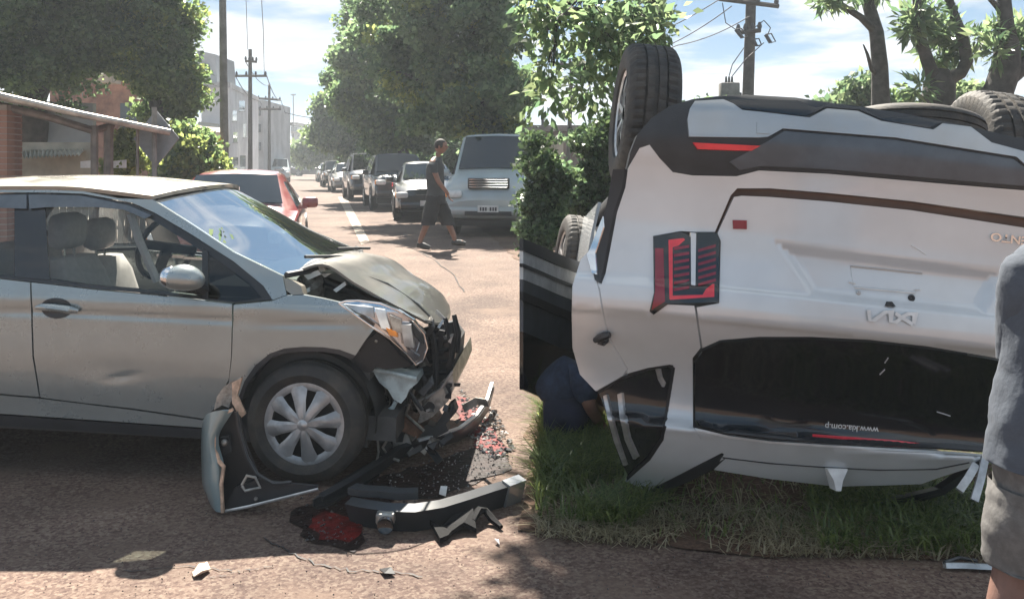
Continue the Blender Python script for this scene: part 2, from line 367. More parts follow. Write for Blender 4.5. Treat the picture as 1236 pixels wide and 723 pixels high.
M = dict(
    asphalt=groundmat('asphalt', (.066, .040, .034), (.130, .088, .072), (.222, .176, .140), 75, dirt=(.148, .102, .078), bump=.32),
    farroad=groundmat('road_dust', (.2, .16, .13), (.27, .22, .18), (.36, .3, .25), 30),
    soil=groundmat('soil', (.05, .028, .018), (.11, .065, .045), (.18, .12, .085), 60, dirt=(.10, .075, .04)),
    pave=groundmat('pavement', (.2, .17, .15), (.3, .26, .22), (.4, .36, .31), 25),
    patch=groundmat('patch', (.3, .25, .2), (.38, .32, .26), (.46, .4, .33), 60),
    silver=paint('silver_paint', (.335, .375, .375), .48, .27, (.28, .245, .2), amt=.2, wav=.008),
    roofsilver=paint('dusty_silver_paint', (.28, .265, .23), .4, .36, (.32, .265, .19), .75),
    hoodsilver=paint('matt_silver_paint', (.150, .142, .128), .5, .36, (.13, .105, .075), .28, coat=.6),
    white=paint('white_paint', (.67, .695, .71), .15, .25, (.45, .42, .38), .035, coat=.8),
    whiteflat=mat('white_plastic', (.75, .75, .74), .4),
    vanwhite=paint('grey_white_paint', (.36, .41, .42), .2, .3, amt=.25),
    red=paint('red_paint', (.22, .022, .028), .1, .3, amt=.3),
    navy=paint('navy_paint', (.03, .04, .06), .3, .3, amt=.2),
    darkcar=paint('dark_paint', (.018, .02, .023), .2, .3, (.2, .17, .14), amt=.12), greycar=paint('grey_paint', (.16, .165, .165), .5, .3, amt=.2), insert=mat('bumper_insert', (.085, .10, .118), .38, coat=.25),
    silver2=paint('pale_silver_paint', (.45, .46, .46), .6, .3, amt=.25),
    black=mat('black_plastic', (.018, .018, .02), .5, bump=.08, bscale=150),
    clad=mat('grey_cladding', (.035, .038, .042), .55, bump=.12, bscale=300),
    gloss=mat('gloss_black', (.012, .013, .016), .12, coat=.6),
    trim=mat('dark_trim', (.03, .032, .036), .35),
    visor=mat('rain_visor', (.10, .12, .14), .2, coat=.5),
    rubber=mat('tyre_rubber', (.035, .033, .032), .75, var=.4, vscale=9, bump=.15, bscale=90, col2=(.07, .06, .05)),
    alloy=mat('alloy', (.5, .5, .5), .32, .6, var=.2, vscale=14),
    hub=mat('hubcap_silver', (.42, .42, .42), .34, .35, var=.25, vscale=10),
    chrome=mat('chrome', (.75, .76, .78), .1, 1.0, var=.1),
    steel=mat('bare_steel', (.38, .36, .33), .42, .7, var=.35, vscale=18, bump=.2, bscale=25),
    rust=mat('rusty_steel', (.17, .085, .05), .7, .2, var=.4, vscale=20),
    seat=mat('seat_fabric', (.56, .50, .48), .9, var=.05, vscale=30, bump=.2, bscale=200),
    inside=mat('cabin_trim', (.07, .068, .066), .7),
    pwhite=mat('reservoir_plastic', (.50, .58, .58), .35, var=.25, vscale=12),
    glass=glass('window_glass', (.82, .86, .85), .9), screen=glass('windscreen_glass', (.50, .60, .56), .9, .01),
    dglass=glass('privacy_glass', (.045, .045, .05), 1.0, .03),
    lens=glass('lamp_lens', (.9, .92, .95), 1.4),
    cardark=mat('car_glass', (.016, .019, .022), .05, coat=.25, spec=.5),
    redlens=mat('red_lens', (.75, .03, .05), .15, coat=.7), darkred=mat('dark_red_lens', (.26, .015, .035), .2, coat=.5),
    amber=mat('amber_lens', (.75, .25, .03), .2, coat=.5), lampw=mat('lamp_white', (.75, .76, .76), .15, coat=.6),
    bark=mat('bark', (.10, .08, .065), .9, var=.35, vscale=7, bump=.6, bscale=12), barkd=mat('dark_bark', (.055, .05, .045), .9, var=.35, vscale=7, bump=.6, bscale=10),
    pole=mat('concrete_pole', (.20, .19, .175), .85, var=.2, vscale=4), wood=mat('dark_pole', (.07, .062, .055), .85, var=.2),
    wire=mat('wire', (.05, .05, .055), .6), wall=mat('white_wall', (.60, .61, .62), .9, var=.10, vscale=.7, bump=.1),
    wallg=mat('grey_wall', (.34, .35, .36), .9, var=.15, vscale=.7), brick=mat('brick', (.24, .125, .09), .9, var=.3, vscale=3, bump=.3, bscale=20),
    mortar=mat('mortar', (.32, .27, .23), .95, var=.2, vscale=5), roofd=mat('canopy_metal', (.20, .17, .15), .55, .3, var=.3, vscale=3, bump=.2, bscale=8),
    zinc=mat('zinc_sheet', (.46, .43, .38), .45, .5, var=.3, vscale=4), tan=mat('tan_render', (.42, .36, .28), .9, var=.2, vscale=2),
    brownwall=mat('brown_wall', (.16, .10, .075), .9, var=.25, vscale=1), yellow=mat('yellow_sign', (.75, .42, .03), .5),
    signback=mat('sign_back', (.22, .23, .24), .5, .4, var=.1), dwindow=mat('dark_window', (.05, .06, .07), .15, coat=.5),
    skin=mat('skin', (.24, .125, .085), .55, var=.1, vscale=14), skin2=mat('skin_tan', (.19, .105, .08), .6, bump=.12, bscale=120, var=.1, vscale=14),
    hair=mat('dark_hair', (.02, .016, .014), .7, bump=.5, bscale=90), shirt=mat('grey_shirt', (.07, .083, .105), .95, var=.06, vscale=12, bump=.35, bscale=14),
    shorts=mat('grey_shorts', (.13, .125, .12), .92, var=.15, vscale=30, bump=.3, bscale=16), tank=mat('charcoal_vest', (.05, .055, .06), .9, bump=.3, bscale=20),
    bshort=mat('black_shorts', (.022, .023, .026), .9, bump=.3, bscale=20), denim=mat('denim', (.028, .04, .07), .9, var=.25, vscale=20, bump=.4, bscale=18),
    navycl=mat('navy_cloth', (.012, .016, .035), .9, bump=.3, bscale=20), shoe=mat('dark_shoe', (.03, .03, .03), .6), sole=mat('shoe_sole', (.5, .5, .48), .6),
    leaf=leafmat('leaf_green', (.045, .085, .036), (.115, .18, .07), .5), leafy=leafmat('leaf_yellow_green', (.075, .12, .035), (.20, .25, .08), .5),
    leafd=leafmat('leaf_dark', (.042, .082, .044), (.105, .165, .08), .5), leafs=leafmat('leaf_shrub', (.022, .045, .022), (.06, .10, .04), .18), leafp=leafmat('leaf_pale', (.06, .10, .05), (.15, .20, .10), .45),
    grass=leafmat('grass_blade', (.04, .07, .02), (.14, .19, .06), .35), straw=leafmat('straw', (.12, .10, .055), (.36, .33, .22), .2),
    wet=mat('wet_fluid_shadow', (.016, .008, .007), .5, var=.5, vscale=12, bump=.2, bscale=45, spec=.12), matblack=mat('matt_black', (.015, .015, .016), .8, spec=.1), redwet=mat('red_fluid', (.11, .007, .006), .5, var=.45, vscale=16, bump=.2, bscale=45, spec=.12),
    shard=mat('clear_shard', (.26, .25, .24), .12, spec=.8), sdark=mat('dark_shard', (.02, .02, .022), .3), paper=mat('paper', (.62, .50, .40), .9),
    bluegrey=paint('blue_grey_paint', (.27, .36, .38), .35, .35, amt=.3), torn=mat('torn_edge', (.62, .42, .30), .8, var=.3, vscale=20),
    plate=mat('plate_white', (.7, .7, .68), .5), ink=mat('plate_ink', (.03, .03, .04), .6), hivis=mat('hi_vis', (.45, .65, .05), .7),
)
# ================================================================ the ground
def rowgrid(name, xs, ys, zf, mt, up=0.0):
    V = [Vector((x, y, zf(x, y) + up)) for y in ys for x in xs]; n = len(xs)
    Fc = [(i * n + j, i * n + j + 1, (i + 1) * n + j + 1, (i + 1) * n + j) for i in range(len(ys) - 1) for j in range(n - 1)]
    return mk(name, V, Fc, mt, None, 60)
YS = [-40, -10, 0, 2, 3, 4, 5, 6, 7, 8, 9, 10, 11, 12, 13, 15, 18, 25, 40, 60, 100, 200, 420]
tag(rowgrid('ground', [-400, -150, -60, -20, 0, 20, 60, 150, 400], YS, lambda x, y: gz(y), M['soil'], -.012), kind='structure')
DX = -.262                                                 # the street runs off to the left of straight ahead
def st(Y, off): return Vector((DX * (Y - 18) + off, Y, gz(Y)))
def strip(name, a, b, ys, mt, up, kind='structure'):
    V = []
    for y in ys: V += [st(y, a) + Vector((0, 0, up)), st(y, b) + Vector((0, 0, up))]
    o = mk(name, V, [(2 * i, 2 * i + 1, 2 * i + 3, 2 * i + 2) for i in range(len(ys) - 1)], mt, None, 60); tag(o, kind=kind); return o
RY = [y for y in YS if 7 <= y <= 200]
strip('road', -9.0, 2.3, RY, M['asphalt'], .0)
# the junction in front: asphalt sheet, with the verge on top of it to the right
tag(rowgrid('junction', [-60, -20, -8, -4, 0, 4, 8, 20, 60], [-30, -10, 0, 2, 3, 4, 5, 6, 7], lambda x, y: gz(y), M['asphalt'], .0), kind='structure')
kl = strip('kerb', -9.25, -9.0, RY, M['pave'], .12)
strip('pavement', -14, -9.25, RY, M['pave'], .11)
def sheet(name, pts, mt, up=.004, kind='structure', step=.12, zf=None):
    return tag(panel(name, pts, lambda a, b: Vector((a, -b, (zf(a, -b) if zf else gz(-b)) + up)), mt, None, step, 0.0, (0, 0, -1), 0, 60), kind=kind)
def rough_edge(pts, amp, step, seed=1):
    rnd = random.Random(seed); o = []
    for i in range(len(pts)):
        a, b = pts[i], pts[(i + 1) % len(pts)]; L = math.hypot(b[0] - a[0], b[1] - a[1]); n = max(1, int(L / step))
        for k in range(n):
            f = k / n; o.append((a[0] + (b[0] - a[0]) * f + rnd.uniform(-amp, amp), a[1] + (b[1] - a[1]) * f + rnd.uniform(-amp, amp)))
    return o
def gp(*p):                                                # photograph spots on the ground, as sheet outline (x, -y)
    return [(G(a, b).x, -G(a, b).y) for a, b in p]
VERGE = [(.06, -3.95), (.7, -3.72), (1.3, -3.62), (2.2, -3.6), (9, -3.7), (30, -3.7), (30, -40), (-3.4, -40), (-1.2, -24), (.15, -13), (.28, -9), (.16, -6.5), (.08, -5)]
vz = lambda x, y: gz(y) + .008
sheet('verge', rough_edge(VERGE, .05, .3), M['soil'], .0, step=.8, zf=vz)
sheet('road_patch', gp((408, 238), (418, 238), (446, 292), (436, 296)), M['patch'], .006)
# ================================================================ the silver hatchback
a_, p_ = R(3.2), R(2.1)
ex = Vector((math.cos(a_) * math.cos(p_), -math.sin(a_) * math.cos(p_), -math.sin(p_))); ey = Vector((math.sin(a_), math.cos(a_), 0)); ez = ex.cross(ey)
HWP = Vector((P(374, 515, 4.46).x, 4.46, 0))
YM = basis(ex, ey, ez, HWP + ey * .83); YI = YM.inverted()
car = tag(empty('hatchback', M=YM), 'silver five door hatchback with crumpled bonnet and missing front bumper, in front on the left', 'car')
half_t = curve1([.05, .2, .3, .45, .6, .75, .86, .93, 1.0, 1.1, 1.25, 1.4, 1.55], [.72, .785, .80, .825, .842, .845, .85, .825, .79, .755, .69, .61, .50])
def half(x, z):
    h = half_t(z)
    if x > .15: h -= .30 * ((x - .15) / .65) ** 2
    if x < -2.5: h -= .22 * ((-2.5 - x) / .7) ** 2
    return max(h, .1)
o_l = YI @ CAM; R3 = YI.to_3x3()
def Yside(px, py, off=0.0):
    d = R3 @ ray(px, py); c = -.82
    for _ in range(14):
        t = (c - o_l.y) / d.y; q = o_l + d * t; c = .4 * c + .6 * (-half(q.x, q.z) - off)
    return q
def Yat(px, py, y):
    d = R3 @ ray(px, py); return o_l + d * ((y - o_l.y) / d.y)
DENT = Yside(147, 458)
def Yb(px, py):
    q = Yside(px, py)
    dx, dz = q.x - DENT.x, q.z - DENT.z
    q.y += .005 * math.exp(-(dx / .07) ** 2 - ((dz - .012 - .2 * dx) / .018) ** 2) + .004 * math.exp(-((dx + .05) / .22) ** 2 - ((dz - .06) / .06) ** 2)
    s = q.z - .80; q.y += .006 * math.exp(-(s / .02) ** 2)
    return q
IN = (0, 1, 0)
def yp(name, poly, mt, par=car, step=9, rim=.025, lift=0.0, both=True, k=0):
    o = panel(name, ch(poly, k, .15) if k else poly, Yb, mt, par, step, rim, IN, lift)
    m = mirror(o, 1) if both else None
    return o, m
FD = [(38, 341), (110, 349.5), (180, 356), (280, 367), (279, 430), (276, 458), (266, 478), (258, 494), (245, 505), (162, 493), (100, 486), (49, 479.5), (41, 430)]
fdoor, fdm = yp('front_door', FD, M['silver'], step=4.5); fdoor['label'] = 'dented front door of the silver hatchback'
rdoor, rdm = yp('rear_door', [(36, 341), (39, 430), (47, 479), (0, 475), (-70, 470), (-112, 455), (-140, 420), (-160, 380), (-168, 345), (-100, 336), (0, 337)], M['silver'])
yp('rear_quarter', [(-170, 345), (-162, 382), (-143, 420), (-160, 440), (-190, 425), (-225, 423), (-262, 440), (-284, 480), (-330, 480), (-352, 420), (-350, 340), (-330, 300), (-260, 330)], M['silver'])
yp('rocker_panel', [(47, 481), (100, 487.5), (162, 495), (245, 507), (246, 516), (160, 510), (0, 499), (-100, 492), (-112, 470), (0, 477)], M['silver'], step=7)
yp('sill', [(-100, 494), (0, 501), (160, 512), (246, 518), (245, 529), (120, 521), (0, 514), (-100, 507)], M['trim'])
yp('fender', [(282, 368), (328, 363.5), (345, 357), (366, 356), (388, 360), (410, 365), (430, 381), (451, 397.5), (440, 412), (429, 429), (410, 422), (390, 419), (366, 418.5), (343, 420.5), (325, 427), (308, 441), (295, 460), (287, 482), (272, 478), (276, 462), (280, 430)], M['silver'], step=8)
yp('arch_lip', [(429, 429), (410, 422), (390, 419), (366, 418.5), (343, 420.5), (325, 427), (308, 441), (295, 460), (287, 482), (291, 484), (299, 464), (312, 446), (328, 432), (345, 426), (366, 424), (390, 424.5), (410, 428), (424, 434)], M['trim'], step=6, rim=.10)
AP = [(140, 239.5), (184, 241), (233, 272), (282, 304.5), (341, 333), (346, 356), (329, 362), (318, 345), (282, 315.5), (232, 283.5), (186, 256.5), (160, 245)]
apil, _ = yp('windscreen_pillar', AP, M['silver'], step=8)
yp('roof_rail', [(-262, 262), (-150, 240), (0, 229.5), (60, 229.5), (100, 231), (140, 239), (160, 245), (100, 234), (60, 232.5), (0, 232.5), (-150, 243.5), (-255, 266)], M['silver'], step=8)
yp('window_surround', [(-150, 245), (0, 234), (60, 234), (100, 235.5), (158, 246.5), (186, 258), (232, 285), (282, 317), (318, 346), (328, 362), (314, 361), (298, 343), (268, 320), (228, 294), (180, 264), (150, 251.5), (118, 248), (60, 248), (0, 248), (-110, 258), (-150, 292), (-132, 336), (0, 331), (38, 334), (110, 345), (180, 351), (281, 361), (314, 361), (328, 362), (281, 366), (180, 354.5), (110, 348), (38, 340), (0, 336), (-168, 344), (-190, 300)][:24] + [(-165, 342), (-190, 300)], M['trim'], step=9, lift=-.010)
yp('belt_moulding', [(-168, 344), (-132, 335), (0, 331), (38, 334), (110, 344), (180, 350), (246, 357.5), (314, 360.5), (328, 362), (281, 366), (180, 354.5), (110, 348), (38, 340), (0, 336)], M['trim'], step=8, lift=-.006)
yp('window_divider', [(244, 300), (251, 304), (251, 360), (244, 360)], M['trim'], step=8, lift=0)
yp('rain_visor', [(36, 235), (60, 235), (100, 236.5), (156, 248), (184, 260), (176, 264), (150, 253), (118, 250), (60, 250), (37, 252)], M['visor'], step=7, lift=.012)
yp('rain_visor', [(33.5, 235), (0, 235.5), (-120, 245), (-118, 256), (0, 251), (33.5, 252)], M['visor'], step=7, lift=.012)
fg, _ = yp('front_window', [(61, 338), (58, 300), (55, 246), (118, 246), (150, 248), (176, 258), (228, 292), (246, 303), (246, 360), (170, 351)], M['glass'], rim=.004, lift=-.004)
yp('quarter_window', [(250, 306), (268, 318), (300, 342), (316, 360), (284, 364), (250, 360)], M['dglass'], rim=.004, lift=-.004)
yp('rear_window', [(-130, 338), (-150, 290), (-110, 256), (0, 246), (16, 246), (16, 335), (0, 333)], M['glass'], rim=.004, lift=-.004)
yp('pillar_trim', [(17, 246), (36, 245), (54, 246), (57, 300), (60, 338), (38, 336), (17, 334)], M['gloss'], rim=.004, lift=-.002)
# door handle with a dished recess, on both doors
def ring_pts(cx, cy, rx, ry, n=20, rot=0): return [(cx + rx * math.cos(2 * math.pi * i / n) * math.cos(rot) - ry * math.sin(2 * math.pi * i / n) * math.sin(rot), cy + rx * math.cos(2 * math.pi * i / n) * math.sin(rot) + ry * math.sin(2 * math.pi * i / n) * math.cos(rot)) for i in range(n)]
panel('handle_recess', ring_pts(68, 372, 19, 12.5, 20, .05), Yb, M['trim'], fdoor, 5, .004, IN, .003)
b = MB(); c0 = [Yside(x, y, .028 if 50 < x < 88 else .008) for x, y in ((44, 371), (52, 370.5), (62, 371), (74, 372.5), (84, 374), (94, 375.5))]
b.tube(c0, [.010, .017, .019, .019, .019, .012], 10); b.build('handle', M['silver'], fdoor)
b = MB(); b.tube([Yside(x, y, .012) for x, y in ((-165 + 40, 362), (-115, 361.5), (-95, 363), (-85, 364))], [.01, .019, .019, .01], 10); b.build('handle', M['silver'], rdoor)
# near mirror
b = MB(); mc = Yside(221, 335, .13); b.ball((0, 0, 0), (.108, .075, .064), u=18, v=12); b.V = [mc + v + Vector((0, 0, -.012 * (v.x / .1) ** 2)) for v in b.V]
mir = b.build('wing_mirror', M['silver'], car, 60)
b = MB(); b.tube([mc + Vector((.02, .03, -.04)), mc + Vector((.07, .12, -.08))], [.035, .03], 8); b.build('mirror_stalk', M['black'], mir)
b = MB(); b.ball(mc + Vector((-.06, .0, 0)), (.055, .066, .055), u=14, v=10); b.build('mirror_glass', M['chrome'], mir, 60)
mirror(mir, 1)
# roof, windscreen, rear window
def half_roof(x, z): return half(x, z)
EN = [Yside(x, y) for x, y in ((-262, 262), (-150, 240.5), (-60, 232), (0, 229.5), (60, 229.5), (100, 231), (140, 239), (184, 241))]
EN[-2] = Yside(150, 236.8); EN[-1] = Yside(184, 241)
rows = []
for e in EN:
    r = []
    for f in (-1, -.72, -.36, 0, .36, .72, 1): r.append((e.x + .13 * (1 - f * f) * (1 if e is EN[-1] else (.5 if e is EN[-2] else 0)), e.y * -f, e.z + .052 * (1 - abs(f) ** 2.4)))
    rows.append(r)
roof = lattice('roof', rows, M['roofsilver'], car, 4, 4, .02, 50)
WS = [(184, 241), (233, 272), (282, 304.5), (341, 333)]
rows = []
for i, (x, y) in enumerate(WS):
    e = Yside(x, y, -.015); r = []; bul = (.13, .145, .155, .16)[i]; zb = (.052, .035, .02, .01)[i]
    for f in (-1, -.72, -.36, 0, .36, .72, 1): r.append((e.x + bul * (1 - f * f), e.y * -f, e.z + zb * (1 - f * f)))
    rows.append(r)
lattice('windscreen', rows, M['screen'], car, 5, 4, 0, 60)
WB = rows[-1]
b = MB()
b.tube([Vector(p) + Vector((.02, 0, .005)) for p in WB], .016, 6); b.build('windscreen_seal', M['black'], car)
b = MB(); b.tube([Vector(p) + Vector((0, 0, .012)) for p in rows[0]], .010, 6); b.build('roof_seal', M['black'], car)
for s, e in ((.52, 0.0), (-.02, -.5)):
    b = MB(); b.tube([(WB[3][0] + .0, s, WB[3][2] + .02), (WB[3][0] - .03, (s * 2 + e) / 3, WB[3][2] + .035), (WB[3][0] - .075 - .1 * abs(e), e, WB[3][2] + .06)], .009, 6); b.build('wiper', M['black'], car)
e0, e1 = EN[0], Yside(-335, 345)
lattice('rear_screen', [[(q.x - .05 * (1 - f * f), -q.y * -f * -1, q.z) for f in (-1, -.5, 0, .5, 1)] for q in (e0, (e0 + e1) / 2, e1)], M['cardark'], car, 3, 3, 0, 60, True)
t0 = Yside(-350, 345); t1 = Yside(-335, 480)
lattice('tailgate', [[(q.x - .06 * (1 - f * f), -q.y * -f * -1, z) for f in (-1, -.5, 0, .5, 1)] for q, z in ((t0, t0.z), (t0, .7), (t1, .45), (t1, .3))], M['silver'], car, 3, 3, 0, 60, True)
# cabin
b = MB(); b.box((-1.35, 0, .42), (3.2, 1.42, .5)); b.box((-1.3, 0, .28), (3.4, 1.5, .12)); b.build('floor_pan', M['inside'], car)
b = MB(); b.box((-.42, 0, .85), (.44, 1.36, .22), bev=.06); dash = b.build('dashboard', M['inside'], car)
b = MB(); b.lathe([(.185 + .016 * math.cos(a), .016 * math.sin(a)) for a in [i * math.pi / 4 for i in range(9)]], 28); Mq = Matrix.Rotation(R(62), 4, 'Z')
b.box((0, 0, 0), (.34, .02, .05)); b.box((0, 0, -.07), (.06, .02, .18))
sw = Yat(203, 292, -.25); b.V = [Matrix.Rotation(R(20), 4, 'Y') @ (Mq @ v) + Vector((sw.x, -.25, sw.z - .03)) for v in b.V]; b.build('steering_wheel', M['trim'], car)
b = MB(); q = Yat(207, 309, -.2); b.box((q.x, -.2, q.z), (.16, .03, .018)); q = Yat(242, 312, -.2); b.box((q.x, -.2, q.z), (.19, .03, .014)); b.build('dash_vent', M['chrome'], dash)
def seat(cx, y0, hx, col):
    base = Yat(hx, 307, y0); b = MB()
    nz = base.z
    rows = []
    for z, w_, dx, t in ((nz - .50, .24, .16, .10), (nz - .30, .25, .10, .10), (nz - .10, .235, .04, .09), (nz - .01, .19, .01, .07)):
        rows.append((z, w_, dx, t))
    V = []; Fc = []; n = 16
    for z, w_, dx, t in rows:
        for k in range(n):
            a = 2 * math.pi * k / n; cx_, sx_ = math.cos(a), math.sin(a)
            V.append((base.x + dx + t * math.copysign(abs(cx_) ** .6, cx_), y0 + w_ * math.copysign(abs(sx_) ** .6, sx_), z))
    for i in range(3):
        for k in range(n): Fc.append((i * n + k, i * n + (k + 1) % n, (i + 1) * n + (k + 1) % n, (i + 1) * n + k))
    Fc.append(tuple(range(3 * n, 4 * n)))
    s = mk('seat', V, Fc, M['seat'], car, 60)
    b = MB(); b.box((base.x - .015, y0, nz + .13), (.12, .27, .20), bev=.055); b.build('headrest', M['seat'], s, 60)
    b = MB()
    for k in (-.05, .05):
        b = MB(); b.tube([(base.x, y0 + k, nz - .03), (base.x - .01, y0 + k, nz + .08)], .008, 6); b.build('headrest_post', M['chrome'], s)
    b = MB(); b.box((base.x + .36, y0, nz - .52), (.52, .5, .16), bev=.06); b.build('seat_cushion', M['seat'], s)
seat(0, -.36, 84, 0); seat(0, .36, 122, 0)
b = MB(); b.box((-1.95, 0, .82), (.2, 1.25, .5), bev=.08); b.box((-1.7, 0, .58), (.5, 1.25, .16), bev=.06); b.build('rear_bench', M['seat'], car)
b = MB(); q0 = Yat(160, 262, .1); b.tube([Yat(158, 258, -.62), Yat(168, 290, -.6), Yat(190, 340, -.58)], .022, 6); b.build('seat_belt', M['seat'], car)
# bonnet: buckled, its rear near corner sprung up
HB = [[(343, 334, -.66), (363, 313.5, -.38), (390, 305, 0), (413, 302, .3), (433, 303, .62)],
      [(389, 318.5, -.64), (417, 314, -.3), (441, 310, 0), (459, 309.5, .3), (473, 313, .60)],
      [(428, 341, -.66), (455, 334, -.3), (475, 329, 0), (489, 327, .3), (500, 333, .58)],
      [(468, 363.5, -.66), (493, 356, -.3), (510, 349, 0), (521, 346, .3), (530, 351, .52)],
      [(512, 386.5, -.58), (527, 388, -.3), (538, 383, 0), (542, 375, .25), (541.5, 367, .42)],
      [(513, 389.5, -.575), (528, 391.5, -.3), (539, 389, 0), (543.5, 381, .25), (543, 370, .42)]]
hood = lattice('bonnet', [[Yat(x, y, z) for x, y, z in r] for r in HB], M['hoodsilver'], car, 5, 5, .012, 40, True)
hood['label'] = 'buckled dusty bonnet sprung up off the silver hatchback'
b = MB(); b.tube([Yat(x, y, z) + Vector((0, 0, .002)) for x, y, z in ((392, 319, -.60), (430, 330, -.42), (468, 343, -.34), (505, 368, -.34), (522, 385, -.36))], .006, 6); b.build('bonnet_crease', M['hoodsilver'], hood)
# bay: wings, strut towers, battery, hoses behind the lamp
def quadprism(name, poly, y0, y1, mt, par=car, bev=True, both=False):
    A = [Yat(x, y, y0) for x, y in poly]; B_ = [q + Vector((0, y1 - y0, 0)) for q in A]; n = len(A)
    if area2([(x, -y) for x, y in poly]) < 0: A, B_ = A[::-1], B_[::-1]
    V = A + B_; Fc = [tuple(range(n)), tuple(range(2 * n - 1, n - 1, -1))] + [(i, i + n, (i + 1) % n + n, (i + 1) % n) for i in range(n)]
    o = mk(name, V, Fc, mt, par, 20)
    return o
quadprism('inner_wing', [(350, 348), (390, 336), (430, 352), (480, 378), (508, 398), (508, 440), (470, 450), (440, 430), (410, 420), (340, 420), (330, 370)], -.50, -.42, M['black'])
b = MB(); b.box((-.02, 0, .42), (.7, .9, .4), bev=.05); b.build('engine', M['inside'], car)
q = Yat(372, 340, -.56); b = MB(); b.tube([q + Vector((0, .1, -.1)), q + Vector((0, .02, 0))], [.075, .07], 16); b.tube([q + Vector((0, .02, 0)), q + Vector((0, 0, .012))], [.03, .028], 10); b.build('strut_tower', M['steel'], car)
for poly, mt, y in ((((366, 332), (384, 326), (388, 331), (372, 338)), 'lampw', -.58), (((386, 330), (400, 330), (392, 335)), 'steel', -.57), (((402, 350), (416, 340), (418, 344), (406, 353)), 'lampw', -.6), (((367, 350), (373, 347), (374, 352), (369, 354)), 'lampw', -.6), (((384, 322), (391, 322), (393, 327), (386, 328)), 'steel', -.58)):
    quadprism('bay_bracket', poly, y, y + .03, M[mt])
b = MB(); b.tube([Yat(x, y, -.58) for x, y in ((362, 336), (364, 345), (366, 356))], .012, 6); b.tube([Yat(x, y, -.52) for x, y in ((380, 340), (410, 352), (440, 366), (470, 380))], .014, 6); b.build('bay_hose', M['black'], car)
q = [Yside(x, y, .0) for x, y in ((343, 336), (352, 338), (363, 345), (366, 355), (352, 356), (345, 350))]
b = MB(); n_ = len(q); b.add(q + [v + Vector((0, .08, -.01)) for v in q], [tuple(range(n_))[::-1], tuple(range(n_, 2 * n_))] + [(i, (i + 1) % n_, (i + 1) % n_ + n_, i + n_) for i in range(n_)]); b.build('bent_cowl', M['roofsilver'], car, 20)
# head lamp
HL = [(409, 366), (418, 363.5), (432, 363), (459, 366.5), (480, 374.5), (499, 387), (512, 403), (516, 420), (510, 436), (502, 440), (490, 426), (470, 408), (451, 396), (430, 381)]
def Yl(px, py):
    q = Yside(px, py); q.y -= .012; return q
lamp = panel('headlight', HL, lambda x, y: Yside(x, y, -.07), M['chrome'], car, 7, .05, IN)
for poly, mt, off in ((((452, 372), (464, 374), (472, 400), (460, 396)), 'lampw', -.04), (((470, 380), (484, 386), (486, 402), (474, 400)), 'steel', -.035), (((466, 396), (478, 400), (480, 407), (470, 405)), 'amber', -.03), (((484, 392), (496, 392), (500, 420), (488, 418)), 'alloy', -.03), (((415, 367), (450, 371), (452, 384), (430, 377)), 'alloy', -.05), (((498, 390), (508, 402), (511, 416), (500, 404)), 'black', -.03), (((490, 420), (506, 430), (503, 438), (492, 428)), 'chrome', -.02)):
    panel('lamp_cell', poly, (lambda off: lambda x, y: Yside(x, y, off))(off), M[mt], lamp, 5, .03, IN)
b = MB()
for i in range(0, len(HL)): pass
b.tube([Yside(x, y, .003) for x, y in HL] + [Yside(*HL[0], .003)], .005, 6); b.build('lamp_rim', M['chrome'], lamp)
panel('lamp_glass', HL, lambda x, y: Yside(x, y, .004), M['lens'], lamp, 7, .003, IN)
# torn front end
rnd_ = random.Random(4)
def ribbon0(name, pts, wd_, th, mt):
    V = []; Fc = []; n = len(pts)
    for i, p in enumerate(pts):
        t = (pts[min(i + 1, n - 1)] - pts[max(i - 1, 0)]).normalized(); up = t.cross(Vector((.2, 1, .1))).normalized(); s_ = t.cross(up) * th / 2; h = wd_ / 2
        V += [p - up * h - s_, p + up * h - s_, p + up * h + s_, p - up * h + s_]
    for i in range(n - 1):
        for j in range(4): Fc.append((i * 4 + j, i * 4 + (j + 1) % 4, (i + 1) * 4 + (j + 1) % 4, (i + 1) * 4 + j))
    Fc += [(3, 2, 1, 0), tuple(range(4 * n - 4, 4 * n))]
    return mk(name, V, Fc, M[mt], car, 20)
liner = panel('arch_liner', [(458, 400), (484, 430), (498, 441), (484, 444), (466, 446), (452, 443), (448, 450), (440, 449), (418, 441), (430, 428), (441, 412)], lambda x, y: Yside(x, y, -.12), M['black'], car, 8, .05, IN)
b = MB(); b.ball(Yside(454, 412, -.10), .008); b.build('push_pin', M['steel'], liner)
b = MB()
for i in range(9):
    x, y = 452 + rnd_.uniform(0, 50), 470 + rnd_.uniform(0, 55); q = Yat(x, y, -.52); b.tube([q, q + Vector((rnd_.uniform(-.08, .08), rnd_.uniform(-.08, .1), rnd_.uniform(-.07, .07))), q + Vector((rnd_.uniform(-.12, .12), rnd_.uniform(-.05, .2), rnd_.uniform(-.12, .08)))], rnd_.choice((.006, .009, .013)), 6)
b.build('broken_hoses', M['trim'], car)['kind'] = 'stuff'
for i in range(10):
    x, y = 456 + rnd_.uniform(0, 60), 466 + rnd_.uniform(0, 66); q = Yat(x, y, -.50 + rnd_.uniform(0, .1)); k = [rnd_.uniform(-.06, .06) for _ in range(8)]
    ribbon0('torn_bracket', [q, q + Vector((k[0], k[1], k[2])), q + Vector((k[0] + k[3], k[4], k[2] + k[5]))], .035, .006, ('steel', 'trim', 'black', 'steel')[i % 4])
